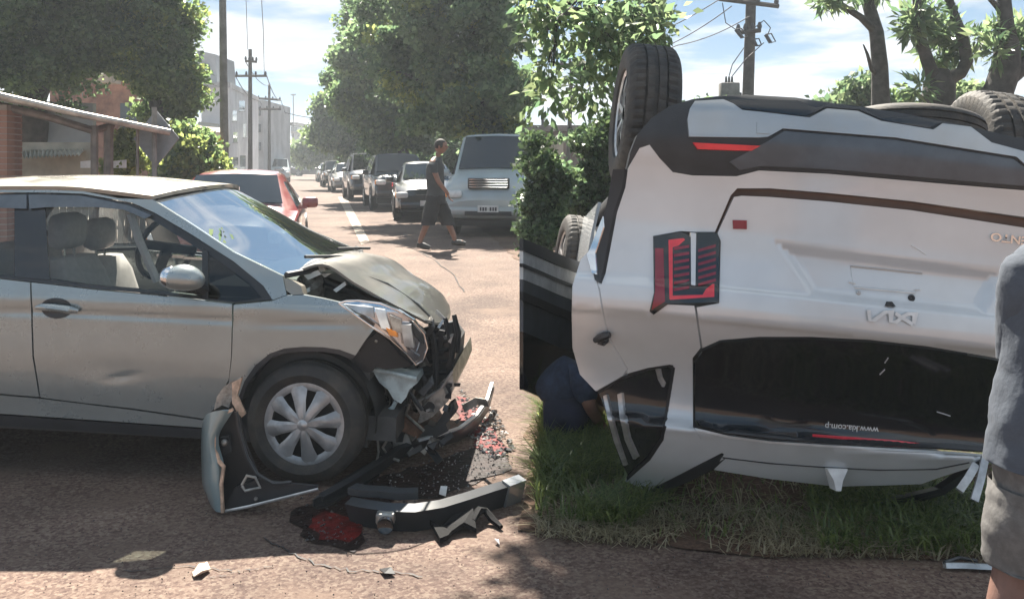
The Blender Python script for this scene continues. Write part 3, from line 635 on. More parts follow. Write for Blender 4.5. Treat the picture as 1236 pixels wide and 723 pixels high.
for i in range(26):
    x = rnd_.uniform(500, 548); y = rnd_.uniform(392 + (x < 515) * 30, 500); q = Yat(x, y, rnd_.uniform(-.46, -.36)); k = [rnd_.uniform(-.05, .05) for _ in range(8)]
    ribbon0('torn_bracket', [q, q + Vector((k[0] * .6, k[1] * .5, k[2] * 1.3)), q + Vector((k[3], k[4], k[2] * 1.6 + k[5]))], rnd_.uniform(.012, .035), .005, ('trim', 'steel', 'black', 'alloy', 'trim')[i % 5])
for i in range(12):
    x = rnd_.uniform(470, 560); y = 505 + (x - 470) * .05 + rnd_.uniform(0, 40) - max(0, x - 520) * .6; q = Yat(x, y, rnd_.uniform(-.5, -.36)); k = [rnd_.uniform(-.07, .07) for _ in range(6)]
    ribbon0('plastic_shred', [q, q + Vector((k[0], k[1], k[2])), q + Vector((k[0] + k[3], k[4], k[2] + k[5] - .03))], rnd_.uniform(.02, .05), .005, ('trim', 'black', 'inside', 'steel')[i % 4])
quadprism('washer_tank', [(449, 446), (466, 447), (503, 455), (504, 462), (494, 470), (490, 480), (484, 487), (475, 482), (468, 470), (458, 462)], -.62, -.42, M['pwhite'])
b = MB(); b.tube([Yat(x, y, -.64) for x, y in ((449, 446), (470, 449), (503, 457))], .012, 8); b.tube([Yat(478, 484, -.6), Yat(474, 492, -.6), Yat(466, 497, -.58)], .012, 6); b.build('tank_seam', M['pwhite'], car)
b = MB()
for i, (x, y, r) in enumerate(((456, 470, .05), (462, 482, .045), (455, 490, .04))):
    c = Yat(x, y, -.5); b.lathe([(r, -.05), (r, .03), (r * .5, .035)], 14, Matrix.Translation(c))
b.build('horn', M['steel'], car)
beam = quadprism('crash_beam', [(498, 484), (515, 478), (531, 468), (546, 447), (548, 466), (541, 484), (522, 503), (503, 513), (507, 500)], -.42, .55, M['steel'])
panel('beam_hole', ring_pts(517, 491, 8, 6.5, 12), lambda x, y: Yat(x, y, -.424), M['black'], beam, 5, .004, IN, .002)
b = MB(); b.tube([Yat(x, y, -.43) for x, y in ((500, 485), (517, 479), (532, 469), (546, 448))], .007, 6); b.build('beam_flange', M['alloy'], beam)
quadprism('radiator', [(503, 418), (538, 412), (547, 424), (545, 450), (512, 480), (500, 470)], -.30, .30, M['inside'])
for i, (x0, y0, x1, y1) in enumerate(((512, 400, 549, 396), (514, 412, 551, 408), (516, 424, 551, 420), (514, 436, 549, 434), (512, 449, 547, 447))):
    b = MB(); b.tube([Yat(x0, y0, -.36), Yat((x0 + x1) / 2, (y0 + y1) / 2 + 2, -.37), Yat(x1, y1, -.30)], [.012, .014, .010], 6); b.build('grille_bar', M['trim'], car)
for x0, y0, x1, y1 in ((520, 390, 526, 470), (537, 384, 546, 440), (548, 380, 552, 425), (505, 440, 512, 478)):
    b = MB(); b.tube([Yat(x0, y0, -.40), Yat((x0 + x1) / 2 + 3, (y0 + y1) / 2, -.41), Yat(x1, y1, -.38)], [.014, .018, .012], 6); b.build('bent_bracket', M['trim'], car)
quadprism('broken_grille', [(508, 398), (522, 394), (548, 388), (556, 402), (550, 424), (546, 445), (538, 430), (534, 408), (520, 404)], -.34, -.28, M['trim'])
quadprism('rusty_plate', [(472, 513), (489, 503), (510, 522), (504, 529), (488, 522)], -.50, -.42, M['rust'])
quadprism('torn_duct', [(502, 518), (516, 512), (524, 516), (541, 490), (547, 486), (551, 497), (538, 512), (541, 520), (526, 528), (517, 538), (505, 536), (496, 541), (490, 534)], -.36, -.26, M['inside'])
quadprism('fog_lamp_pod', [(474, 522), (492, 524), (500, 545), (485, 550), (474, 540)], -.46, -.3, M['steel'])
b = MB(); b.tube([Yat(x, y, -.62) for x, y in ((470, 500), (458, 506), (455, 520), (457, 545), (453, 565), (456, 590))], .006, 6)
b.tube([Yat(x, y, -.55) for x, y in ((472, 524), (462, 540), (470, 552), (482, 556))], .007, 6); b.tube([Yat(x, y, -.5) for x, y in ((500, 470), (490, 500), (512, 520))], .008, 6); b.build('hanging_wire', M['steel'], car)
quadprism('brake_duct', [(455, 500), (470, 498), (476, 530), (466, 560), (455, 560)], -.40, -.3, M['trim'])
# wheels
def tyre_prof(R_, r_, w_, bulge=.012):
    h = w_ / 2
    return [(r_ - .012, -h + .03), (r_, -h + .012), (r_ + (R_ - r_) * .45, -h - bulge), (R_ - .022, -h + .004), (R_ - .008, -h + .018), (R_ - .002, -h * .55), (R_ - .009, -h * .5), (R_ - .009, -h * .42), (R_, -h * .38), (R_, -h * .05), (R_ - .008, 0), (R_, h * .05), (R_, h * .38), (R_ - .009, h * .42), (R_ - .009, h * .5), (R_ - .002, h * .55), (R_ - .008, h - .018), (R_ - .022, h - .004), (r_ + (R_ - r_) * .45, h + bulge), (r_, h - .012), (r_ - .012, h - .03)]
def wheel(par, c, R_, r_, w_, face, spokes=8, steer=0, mtyre='rubber', hubm='hub', Mrot=None, simple=False):
    T = Matrix.Translation(Vector(c)) @ (Mrot or Matrix.Rotation(steer, 4, 'Z'))
    b = MB(); b.lathe(tyre_prof(R_, r_, w_), 20 if simple else 56, T); t = b.build('wheel', M[mtyre], par, 50)
    s = face; yo = s * (w_ / 2 - .012)
    b = MB(); b.lathe([(r_ - .002, -s * w_ * .4), (r_ - .02, yo - s * .06), (.02, yo - s * .055)], 16 if simple else 40, T); b.build('rim_well', M['black'], t)
    b = MB(); b.lathe([(r_ - (.030 if spokes == 8 else .014), yo - s * .004), (r_ - .010, yo + s * .005), (r_ + .006, yo + s * .003), (r_ + .004, yo - s * .02)] if True else [], 16 if simple else 48, T); b.build('rim_ring', M[hubm], t, 60)
    for k in range(spokes):
        a = 2 * math.pi * (k + .25) / spokes; V = []
        L = ((.022, .016, .024), (.06, .024, .026), (r_ * .6, .031, .018), (r_ - .036, .041 if spokes == 8 else .03, .008), (r_ - .006, .046 if spokes == 8 else .04, .0))
        for rr, hw, z in L:
            for e, dz in ((-1, -.007), (-.55, .004), (.55, .004), (1, -.007)):
                t2 = rr * math.cos(a) - e * hw * math.sin(a); t3 = rr * math.sin(a) + e * hw * math.cos(a); V.append(T @ Vector((t2, yo + s * (z + dz), t3)))
        Fc = [(i * 4 + j, i * 4 + j + 1, (i + 1) * 4 + j + 1, (i + 1) * 4 + j) for i in range(4) for j in range(3)]
        if s < 0: Fc = [f[::-1] for f in Fc]
        mk('spoke', V, Fc, M[hubm], t, 40)
    b = MB(); b.lathe([(.001, yo + s * .034), (.022, yo + s * .032), (.034, yo + s * .022), (.036, yo)], 20, T); b.build('hub_cap', M['alloy'], t, 50)
    return t
fc = Yat(373, 516, -.745); fc.z = .302 + .003
wheel(car, fc, .300, .196, .175, -1, 8, R(-3)); wheel(car, (fc.x, .745, fc.z), .300, .196, .175, 1, 8)
zr = .300 - (YM @ Vector((-2.51, -.745, 0))).z + .0
for s in (-1, 1): wheel(car, (fc.x - 2.51, .745 * s, zr), .300, .196, .175, s, 8)
b = MB(); b.lathe([(.36, -.14), (.37, .0), (.36, .12)], 40, Matrix.Translation(fc + Vector((0, .04, .015)))); b.F = b.F[:30 * 2]; 
b = MB()
for k in range(25):
    pass
V = []; Fc = []
for i in range(29):
    a = math.pi * (-.05 + 1.12 * i / 28)
    for yy in (-.80 + .745, .25): V.append(fc + Vector((.345 * math.cos(a), yy + .0, .345 * math.sin(a) + .01)))
for i in range(28): Fc.append((2 * i, 2 * i + 1, 2 * i + 3, 2 * i + 2))
mk('wheel_arch', V, Fc, M['black'], car, 60)
quadprism('bulkhead', [(300, 330), (345, 345), (345, 500), (300, 500), (285, 420)], -.60, .6, M['inside'])
b = MB(); b.box((-1.3, 0, .26), (2.2, 1.45, .05)); b.build('underside', M['black'], car)
# ================================================================ the white SUV lying on its roof
pt, yw, rl = R(10), R(1.9), R(-6.0)
Nn = Vector((-math.sin(yw) * math.cos(pt), math.cos(yw) * math.cos(pt), -math.sin(pt)))
U = Vector((math.cos(rl), 0, math.sin(rl))); U = (U - Nn * U.dot(Nn)).normalized(); Wv = U.cross(Nn)
SO = P(1075, 400, 3.6); SM = basis(U, Nn, Wv, SO); SI = SM.inverted(); S3 = SI.to_3x3(); so_l = SI @ CAM
suv = tag(empty('overturned_suv', M=SM), 'white SUV lying upside down on its roof on the grass verge', 'car')
g_w = curve1([-.80, -.66, -.60, -.52, -.48, -.455, -.42, -.05, -.015, .03, .085, .12, .20, .32, .42, .50, .57, .62, .70, .80, .88, .93, 1.02],
             [.72, .51, .445, .365, .33, .375, .385, .05, .00, -.012, -.014, .012, .012, .0, -.022, -.045, -.075, -.105, -.132, -.13, -.10, -.03, .30])
sw_w = curve1([-.75, -.5, -.3, -.12, -.06, .1, .4, .7, .9], [.56, .66, .78, .895, .93, .945, .945, .93, .86])
TRAP = [(929, 288), (1215, 325), (1190, 384), (1045, 369), (979, 361)]
def sdist(o, d, k=.05):
    n = 0.1; t = 3.6
    for _ in range(16):
        t = (n - o.y) / d.y; q = o + d * t
        gw = g_w(q.z) + .10 * abs(q.x / .9) ** 2.2 + .12 * max(0, abs(q.x) - .72) ** 1.5
        n = .45 * n + .55 * gw
    ts = -9
    if d.x < -.0:                                          # left flank
        u = -.94; zq = 0
        for _ in range(10):
            t2 = (u - o.x) / d.x; q2 = o + d * t2; u = .5 * u - .5 * (sw_w(q2.z) + .02 * math.exp(-((q2.y - 1.0) / .5) ** 2) - (.05 * max(0, q2.y - 2.6)))
        ts = t2
    h = max(0, min(1, .5 + .5 * (ts - t) / k)); return t * (1 - h) + ts * h + k * h * (1 - h) if ts > 0 else t
def S(px, py, off=0.0):
    d = S3 @ ray(px, py); t = sdist(so_l, d)
    q = so_l + d * t
    if off: q = q - d.normalized() * off
    return q
def Sr(px, py, off=0.0):                                   # tailgate with its dished number plate panel
    q = S(px, py, off)
    if inside(px, py, TRAP): k = min(1, edist(px, py, TRAP) / 17); q.y += .028 * k * k * (3 - 2 * k)
    return q
DP = (0, 1, 0)
def pl(name, poly, mt, par=suv, step=11, rim=.03, lift=0.0, fn=None, rd=DP, ang=30): return panel(name, poly, fn or S, M[mt] if isinstance(mt, str) else mt, par, step, rim, rd, lift, ang, .105 if name in ('tailgate', 'body_side', 'rear_bumper', 'bumper_insert') else 0)
clad = pl('rear_bumper', [(757, 203), (761, 184), (769, 163), (786, 143), (809, 128), (836, 120), (869, 116), (900, 114.5), (960, 118), (1000, 124), (1040, 129), (1100, 139), (1160, 151), (1236, 168), (1335, 192), (1335, 252), (1290, 240), (1236, 229), (1150, 222), (1000, 209), (916, 205), (889, 212), (836, 211), (812, 207), (796, 190), (784, 174), (772, 178)], 'clad', step=9, rim=.06)
skid = pl('skid_plate', [(829, 145), (832, 132), (838, 123), (872, 121), (884, 126), (895, 134), (916, 136), (976, 143), (997, 132), (1034, 135), (1062, 147), (1125, 157.5), (1136, 150), (1170, 154), (1195, 173), (1236, 184), (1325, 205), (1325, 220), (1236, 200), (1225, 190), (1080, 167), (944, 156), (926, 166), (916, 167), (831, 166)], 'silver2', clad, 7, .02, .012)
pl('tow_cover', [(912, 149), (927, 149), (928, 163), (912, 162)], 'silver2', skid, 5, .004, .017)
pl('bumper_insert', [(928, 170), (946, 159), (1080, 170), (1222, 193), (1236, 203), (1325, 224), (1325, 244), (1236, 225), (1150, 218), (1000, 205), (918, 201), (892, 206), (880, 196)], 'insert', clad, 9, .02, .008)
pl('reflector', [(836, 173), (917, 177), (906, 183), (842, 181)], 'redlens', clad, 7, .01, .012)
pl('bumper_groove', [(872, 121), (962, 122), (985, 131), (1000, 125), (1040, 130), (1062, 144), (1100, 141), (1138, 148), (1120, 155), (1066, 146), (1036, 133), (996, 130), (972, 141), (918, 134), (897, 132)], 'gloss', clad, 6, .01, .006)
body = pl('body_side', [(784, 175), (796, 191), (812, 208), (836, 212), (889, 213), (916, 206), (1000, 210), (1150, 223), (1236, 230), (1335, 253), (1335, 285), (1236, 262), (1100, 243), (1000, 233), (930, 227.5), (890, 227.5), (882, 236), (863, 280), (839, 280), (822, 279), (788, 285), (789, 353), (784, 376), (789, 380), (806, 367.5), (838, 369), (845.5, 420), (836, 432), (836.5, 515), (846, 530), (872, 546), (782, 592), (755, 581), (784, 553), (800, 530), (807, 487), (813, 441), (808, 440), (782, 444), (757, 451), (758, 445), (735, 406), (728, 372), (724, 348), (716, 335), (726, 343), (731, 330), (738, 293), (745, 256), (755, 226), (758, 204), (772, 179)], 'white', step=8, rim=.03)
pl('rear_door', [(690, 380), (691, 345), (701, 313), (709, 305), (718, 332), (722, 348), (726, 372), (733, 406), (756, 446), (751, 454), (719, 472), (700, 452), (691, 420)], 'white', step=7, rim=.03, rd=(.7, .5, 0))
pl('arch_cladding', [(756, 205), (753, 226), (743, 256), (736, 293), (729, 330), (726, 342), (720, 338), (716, 318), (722, 285), (731, 262), (737, 235), (742, 205)], 'clad', step=6, rim=.05, lift=.012, rd=(.7, .4, 0))
pl('door_edge', [(716, 300), (731, 262), (732, 275), (722, 306), (724, 332), (718, 330), (712, 308)], 'chrome', step=5, rim=.02, lift=.02, rd=(.7, .4, 0))
b = MB(); b.tube([S(x, y, .03) for x, y in ((718, 411), (724, 408), (731, 405), (736, 404))], [.012, .018, .018, .012], 8); b.tube([S(x, y, .02) for x, y in ((722, 412), (728, 414), (732, 410))], .014, 6); b.build('door_handle', M['trim'], suv)
qw = pl('quarter_window', [(722, 474), (751, 457), (782, 446), (806, 442.5), (811, 446), (805, 487), (798, 528), (782, 552), (757, 574), (748, 556), (738, 528), (728, 490)], 'gloss', step=9, rim=.02, rd=(.7, .5, 0), lift=-.006)
for p0 in (((730, 478), (734, 476), (739, 500), (747, 530), (757, 560), (754, 562), (743, 533), (735, 504)), ((747, 476), (752, 474), (755, 500), (761, 528), (771, 550), (766, 554), (756, 531), (750, 504)), ((793, 446), (797, 445), (799, 455), (803, 462), (801, 467), (796, 458))):
    pl('window_strip', p0, 'alloy', qw, 5, .01, .012, rd=(.7, .5, 0))
pl('roof_strip', [(782, 592.5), (872, 547), (876, 553), (862, 566), (830, 582), (796, 596)], 'trim', step=7, rim=.05)
crease = pl('window_seal', [(722, 472), (751, 455), (782, 445), (809, 440), (815, 444), (808, 487), (801, 531), (785, 555), (757, 580), (757, 575), (782, 552), (798, 528), (805, 487), (811, 446), (806, 442.5), (782, 447), (751, 458), (722, 475)], 'black', step=5, rim=.02, lift=.004, rd=(.7, .5, 0))
gate = pl('tailgate', [(866, 282), (886, 238), (895, 236.5), (930, 238), (1000, 243.5), (1100, 254), (1236, 275), (1330, 300), (1332, 340), (1312, 420), (1296, 462), (1280, 452), (1198, 431), (1120, 418), (1049, 410), (980, 406.5), (916, 406.5), (869, 410.5), (848, 420), (841, 371), (868, 366), (870, 291)], 'white', step=6, rim=.04, fn=Sr)
pl('gate_gap', [(884, 228), (930, 228), (1000, 233.5), (1100, 243.5), (1236, 263), (1335, 287), (1335, 305), (1236, 275), (1100, 254), (1000, 244), (930, 238.5), (886, 240), (866, 284), (862, 281)], 'brownwall', step=8, rim=.01, lift=-.03)  # brown reflection put into the gap's colour
pl('gate_reflector', [(884, 266), (901, 266.5), (901, 277), (884.5, 276.5)], 'darkred', gate, 5, .01, .006, Sr)
# number plate seat with its ridges, screws, camera; chrome badge and lettering
def bar(name, pts, r, mt, par=gate, fn=Sr, off=.006, n=6):
    b = MB(); b.tube([fn(x, y, off) for x, y in pts], r, n); return b.build(name, M[mt], par)
bar('plate_ridge', [(1030, 321), (1070, 325), (1117, 330)], .0035, 'silver2'); bar('plate_ridge', [(1035, 347), (1070, 350), (1109, 353.5)], .003, 'whiteflat'); bar('plate_ridge', [(1028, 340), (1036, 342)], .003, 'whiteflat'); bar('plate_ridge', [(1108, 349.5), (1115, 349.5)], .003, 'whiteflat')
pl('plate_seat', [(1030, 322), (1117, 331), (1111, 351), (1033, 345)], 'white', gate, 8, .004, .003, Sr)
for x, y, mt, r in ((1039, 353, 'silver2', .010), (1103.5, 359.5, 'black', .014)):
    b = MB(); b.lathe([(r, .004), (r, -.006), (r * .5, -.008), (.001, -.006)], 14, Matrix.Translation(Sr(x, y))); o = b.build('plate_screw', M[mt], gate)
    b = MB(); b.ball(Sr(x, y, .008), r * .35); b.build('screw_head', M['alloy'], o) if False else None
pl('camera', [(1068, 369), (1071, 364), (1077, 364), (1080, 370)], 'black', gate, 4, .012, .012, Sr)
def ribbon(name, pts, w_, mt, par, fn, off=.006, th=.006, cap=True):
    V = []; Fc = []
    for i, (x, y) in enumerate(pts):
        a, c = pts[max(i - 1, 0)], pts[min(i + 1, len(pts) - 1)]; tx, ty = c[0] - a[0], c[1] - a[1]; L = math.hypot(tx, ty); nx, ny = -ty / L, tx / L
        k = w_
        if 0 < i < len(pts) - 1:
            b0 = (x - a[0], y - a[1]); l0 = math.hypot(*b0); cs = abs(b0[0] / l0 * nx * 0 + (-b0[1] / l0) * nx + (b0[0] / l0) * ny); k = w_ / max(.45, cs)
        for s in (-1, 1):
            V.append(fn(x + nx * k * s / 2, y + ny * k * s / 2, off + th)); V.append(fn(x + nx * k * s / 2, y + ny * k * s / 2, off))
    for i in range(len(pts) - 1):
        j = 4 * i; Fc += [(j, j + 2, j + 6, j + 4), (j + 1, j, j + 4, j + 5), (j + 2, j + 3, j + 7, j + 6)]
    j = 4 * (len(pts) - 1); Fc += [(0, 1, 3, 2), (j, j + 2, j + 3, j + 1)]
    return mk(name, V, Fc, M[mt], par, 20)
lg = empty('emblem'); lg.parent = gate
for p0 in (((1048.5, 374), (1050, 386.5), (1055, 386.5), (1068, 377), (1076, 376.5), (1075.5, 388), (1082, 388.5), (1090, 382), (1096, 379), (1105, 379), (1103, 391)), ((1081, 378), (1088, 383), (1102, 391.5))):
    ribbon('emblem_stroke', p0, 4.3, 'whiteflat', lg, Sr)
def text(name, s, px, py, h, mt, par, fn, ang, off=.006, sx=1.0, bold=0):
    """Flat lettering laid on the surface, upside down as the car is."""
    cu = bpy.data.curves.new(name, 'FONT'); cu.body = s; cu.size = 1; cu.align_x = 'CENTER'; cu.align_y = 'CENTER'; cu.offset = bold
    tmp = bpy.data.objects.new(name, cu); COL.objects.link(tmp); dg = bpy.context.evaluated_depsgraph_get()
    me = bpy.data.meshes.new_from_object(tmp.evaluated_get(dg)); bpy.data.objects.remove(tmp)
    ca, sa = math.cos(ang), math.sin(ang)
    for v in me.vertices:
        x, y = v.co.x * h * sx, -v.co.y * h; v.co = fn(px + x * ca - y * sa, py + x * sa + y * ca, off)
    me.materials.clear(); me.materials.append(M[mt]); me.name = name
    o = bpy.data.objects.new(name, me); COL.objects.link(o); o.parent = par; return o
badge = text('badge_lettering', 'SORENTO', 1234, 290, 13.5, 'chrome', gate, Sr, math.pi + .13, .008, 1.25, .02)
# tail lamp
tl = pl('tail_lamp', [(788, 286), (822, 280.5), (830, 284), (833, 287), (833, 344), (838, 346), (840, 285), (842, 281), (864, 281.5), (868, 291), (866.5, 365), (806, 366.5), (789, 379), (784, 375), (789, 353)], 'gloss', step=7, rim=.04, lift=.010)
pl('lamp_slot', [(833, 281), (839.5, 282), (838.5, 345), (833.5, 344)], 'white', tl, 6, .01, .012)
for p0 in (((806, 290), (824, 288), (826, 290), (818, 297), (811, 299), (811, 359), (807, 361)), ((807, 361), (811, 357), (847, 356), (851, 349), (859, 343), (861, 343), (861, 358.5), (808, 362)), ):
    pl('light_bar', p0, 'redlens', tl, 5, .008, .016)
for k in range(7):
    y = 296 + k * 8.2
    pl('lamp_rib', [(812.5, y + 3), (831, y), (831, y + 3.4), (812.5, y + 6.4)], 'darkred', tl, 6, .006, .014)
    pl('lamp_rib', [(842, y + 3 - 6), (863, y - 9), (863, y - 5.4), (842, y + .4)], 'darkred', tl, 6, .006, .014) if 296 < y < 350 else None
pl('lamp_side', [(786, 374), (790, 352), (790, 300), (800, 300), (802, 364)], 'darkred', tl, 6, .006, .012)
# rear screen, spoiler, wiper-less glass with print
rg = pl('rear_window', [(839, 437), (848, 424.5), (870, 413.5), (916, 409.5), (980, 409.5), (1049, 413), (1120, 421), (1198, 434), (1268, 450), (1288, 462), (1278, 485), (1232, 532), (1205, 546), (1186, 545), (1151, 543), (1060, 538), (1000, 535.5), (930, 530), (880, 524), (843, 513), (839, 506)], 'gloss', step=10, rim=.02)
pl('window_edge', [(840, 506), (846, 513.5), (880, 523), (930, 529), (1000, 534), (1060, 537), (1151, 541.5), (1205, 545), (1186, 538), (1151, 535), (1060, 531), (1000, 528), (930, 523), (880, 517), (850, 508)], 'trim', rg, 6, .004, .004)
pl('brake_light', [(980, 523.5), (1030, 527), (1082, 531), (1110, 534.5), (1082, 534.5), (1030, 531), (980, 526.5)], 'redlens', rg, 5, .004, .008)
text('window_print', 'www.kia.com.p', 1028, 516.5, 10.5, 'whiteflat', rg, S, math.pi + .075, .006, 1.0, .012)
for p0 in (((1068, 438), (1072, 432)), ((1062, 452), (1068, 446)), ((1131, 497), (1138, 499), (1147, 502))):
    bar('scratch', p0, .0022, 'whiteflat', rg, S, .004)
bar('scratch', [(1100, 296), (1110, 302), (1117, 307)], .0022, 'whiteflat', gate, Sr, .002)
sp_ = pl('spoiler', [(838, 517), (880, 527), (930, 533.5), (1000, 538), (1060, 541), (1151, 546), (1186, 549), (1205, 550), (1186, 556), (1166, 566), (1140, 574), (1112, 584), (1072, 585.5), (1010, 587), (930, 578), (862, 567), (874, 548), (847, 531)], 'white', step=8, rim=.10)
bar('spoiler_seam', [(872, 552), (930, 559), (1000, 564), (1060, 567), (1130, 566), (1170, 558)], .004, 'trim', sp_, S, .001)
pl('spoiler_edge', [(838, 516), (880, 526), (930, 532.5), (1000, 537), (1060, 540), (1151, 545), (1186, 548), (1186, 550), (1151, 547.5), (1060, 542.5), (1000, 539.5), (930, 535), (880, 529), (842, 520)], 'whiteflat', sp_, 6, .004, .004)
pl('roof_strip', [(1045, 612), (1080, 603), (1135, 590), (1168, 568), (1186, 552), (1184, 560), (1170, 576), (1140, 597), (1100, 608), (1060, 614)], 'trim', step=7, rim=.06)
fa = S(1005, 570); b = MB()
V = []; 
for px_, py_, hw in ((993, 563, .016), (1018, 564, .016), (1012, 578, .010), (1010, 590, .004), (1004, 590, .004), (1001, 577, .010)):
    q = so_l + (S3 @ ray(px_, py_)) * (fa.y - so_l.y + .0) / (S3 @ ray(px_, py_)).y
    V += [q + Vector((0, -.05, 0)) + Vector((0, 0, 0)), q + Vector((0, .02 + hw, 0))]
n_ = 6; mk('antenna_fin', V, [tuple(range(0, 12, 2))[::-1], tuple(range(1, 12, 2))] + [(2 * i, 2 * ((i + 1) % n_), 2 * ((i + 1) % n_) + 1, 2 * i + 1) for i in range(n_)], M['whiteflat'], suv, 25)
# hull: floor, sides and nose, so the car is whole from other sides
b = MB(); b.box((0, 2.2, .80), (1.66, 4.0, .14), bev=.05); b.build('underbody', M['black'], suv)
b = MB(); b.box((0, 2.2, .25), (1.66, 2.6, .9), bev=.1); b.box((0, 2.3, -.35), (1.1, 2.2, .5), bev=.1); b.build('cabin_hull', M['inside'], suv)
for nm in ('body_side', 'quarter_window', 'rear_door', 'arch_cladding', 'tail_lamp'): pass
lt_rows = []
for s in (1,):
    rows = [[(s * .90, y, .78), (s * .945, y, .45), (s * .93, y, 0), (s * .84, y, -.14), (s * .62, y + .3, -.40), (s * .45, y + .5, -.55)] for y in (.55, 1.3, 2.2, 3.1)]
    lattice('right_flank', rows, M['white'], suv, 3, 3, .02, 50, flip=True)
lattice('left_flank', [[(-.88, y, .78), (-.92, y, .45), (-.91, y, 0), (-.86, y, -.14)] for y in (2.6, 3.2, 3.9, 4.4)], M['white'], suv, 3, 3, .02, 50)
b = MB(); b.box((0, 3.9, .42), (1.7, 1.1, .7), bev=.15); b.build('crushed_nose', M['white'], suv)
# wheels
def hub_u(px, py, n): d = S3 @ ray(px, py); return so_l + d * ((n - so_l.y) / d.y)
MR = Matrix.Rotation(R(90), 4, 'Z')
def suvwheel(c, s, tilt=0.0, turn=0.0):
    T = Matrix.Translation(Vector(c)) @ Matrix.Rotation(turn, 4, 'Z') @ Matrix.Rotation(tilt, 4, 'Y') @ MR
    b = MB(); R_, h = .372, .126; n = 144; V = []; Fc = []
    prof = [(.225, -h + .02), (.235, -h), (.285, -h - .012), (.335, -h - .004), (.358, -h + .012), (.368, -h + .026), (.3715, -.066), (.3715, -.058), (.3605, -.057), (.3605, -.047), (.372, -.046), (.3725, -.012), (.3725, -.011), (.361, -.010), (.361, .010), (.3725, .011), (.3725, .046), (.3605, .047), (.3605, .057), (.3715, .058), (.3715, .066), (.368, h - .026), (.358, h - .012), (.335, h + .004), (.285, h + .012), (.235, h), (.225, h - .02)]
    m = len(prof)
    for k in range(n):
        for r, y in prof:
            a = 2 * math.pi * (k + abs(y) * 9) / n; dr = .008 if (k % 3 == 0 and r > .355 and abs(y) > .056) else (.005 if (k % 4 == 0 and r > .3715) else 0)
            V.append(T @ Vector(((r - dr) * math.cos(a), y, (r - dr) * math.sin(a))))
    for k in range(n):
        k2 = (k + 1) % n
        for i in range(m - 1): Fc.append((k * m + i, k * m + i + 1, k2 * m + i + 1, k2 * m + i))
    t = mk('wheel', V, Fc, M['rubber'], suv, 28); f = s
    b = MB(); b.lathe([(.226, -h), (.222, h * .2), (.03, h * .3)] if f < 0 else [(.226, h), (.222, -h * .2), (.03, -h * .3)], 36, T @ Matrix.Scale(-1, 4, Vector((0, 1, 0))) if False else T); b.build('rim_well', M['black'], t)
    yo = -f * (h - .02)
    b = MB(); b.lathe([(.215, yo), (.229, yo * 1.08), (.236, yo * 1.02), (.228, yo * .7)], 40, T); b.build('rim_ring', M['alloy'], t, 60)
    for k in range(10):
        a = 2 * math.pi * k / 10; Vs = []
        for rr, hw, z in ((.035, .016, .0), (.12, .014, .012), (.222, .02, .0)):
            for e in (-1, 1): Vs.append(T @ Vector((rr * math.cos(a) - e * hw * math.sin(a), yo + math.copysign(z, yo), rr * math.sin(a) + e * hw * math.cos(a))))
            for e in (1, -1): Vs.append(T @ Vector((rr * math.cos(a) - e * hw * math.sin(a), yo - math.copysign(.025 - z, yo), rr * math.sin(a) + e * hw * math.cos(a))))
        Fs = []
        for i in range(2):
            for j in range(4): Fs.append((i * 4 + j, i * 4 + (j + 1) % 4, i * 4 + 4 + (j + 1) % 4, i * 4 + 4 + j))
        mk('spoke', Vs, Fs, M['alloy' if k % 2 else 'trim'], t, 30)
    return t
cz = lambda px, py, n: hub_u(px, py, n)
rw = cz(780, 150, 1.02); rw.x = -.885
q = cz(775, 60, 1.02); rw.z = q.z - .372 + .012
suvwheel(rw, -1)
suvwheel((.925, 1.02, rw.z - .05), 1)
fw = cz(697, 284, 3.75); q = cz(697, 261, 3.75)
fwt = suvwheel((fw.x, 3.75, q.z - .37), -1, R(2), R(4)); suvwheel((.8, 3.75, q.z - .37), 1)
b = MB(); b.tube([(-.7, 1.02, rw.z), (0, 1.02, rw.z - .1), (.7, 1.02, rw.z - .03)], .06, 10); b.build('rear_axle', M['black'], suv)
sw_ = cz(1105, 140, .55); b = MB(); Ts = Matrix.Translation((sw_.x, .62, sw_.z - .075)) @ Matrix.Rotation(R(90), 4, 'X')
b.lathe(tyre_prof(.34, .22, .14), 48, Ts); b.lathe([(.22, .04), (.18, -.02), (.01, -.02)], 24, Ts); b.build('spare_wheel', M['rubber'], suv)
# front door, sprung open on the far left
dh = Vector((-.86, 3.3, 0)); 
d0 = SI @ P(690, 326, 6.25)
def D(px, py, d): return SI @ P(px, py, d)
DT = [[D(627, 287, 5.15), D(650, 297, 5.5), D(672, 306, 5.9), D(700, 317, 6.4)], [D(627, 303, 5.15), D(650, 310, 5.5), D(672, 318, 5.9), D(700, 329, 6.4)]]
def drow(ya, yb, mt, name, par, push=0.0):
    rows = [[D(x, y + k, d - push) for x, y, k, d in ((627, a, 0, 5.15), (650, a, 9.5, 5.5), (672, a, 19, 5.9), (704, a, 31, 6.5))] for a in (ya, (ya + yb) / 2, yb)]
    return lattice(name, rows, M[mt], par, 2, 3, .022, 30)
dr = drow(303, 337, 'whiteflat', 'open_door', suv); dr['label'] = 'front door hanging open'  # whiter than the body paint: bright reflection put into its colour
drow(288, 302, 'clad', 'door_sill_trim', dr, .02); drow(318, 322, 'trim', 'door_strip', dr, .02); drow(337, 400, 'insert', 'door_panel', dr, -.01); drow(400, 470, 'gloss', 'door_window', dr, -.02); drow(352, 362, 'black', 'arm_rest', dr, .05)
b = MB(); b.box((0, 1.9, .885), (.22, 2.0, .05), bev=.02); b.build('heat_shield', M['steel'], suv)
for x in (-.35, .35):
    b = MB(); b.tube([(x, .35, .90), (x, 1.2, .93), (x * .6, 2.6, .93)], .035, 8); b.build('exhaust_pipe', M['rust'], suv)
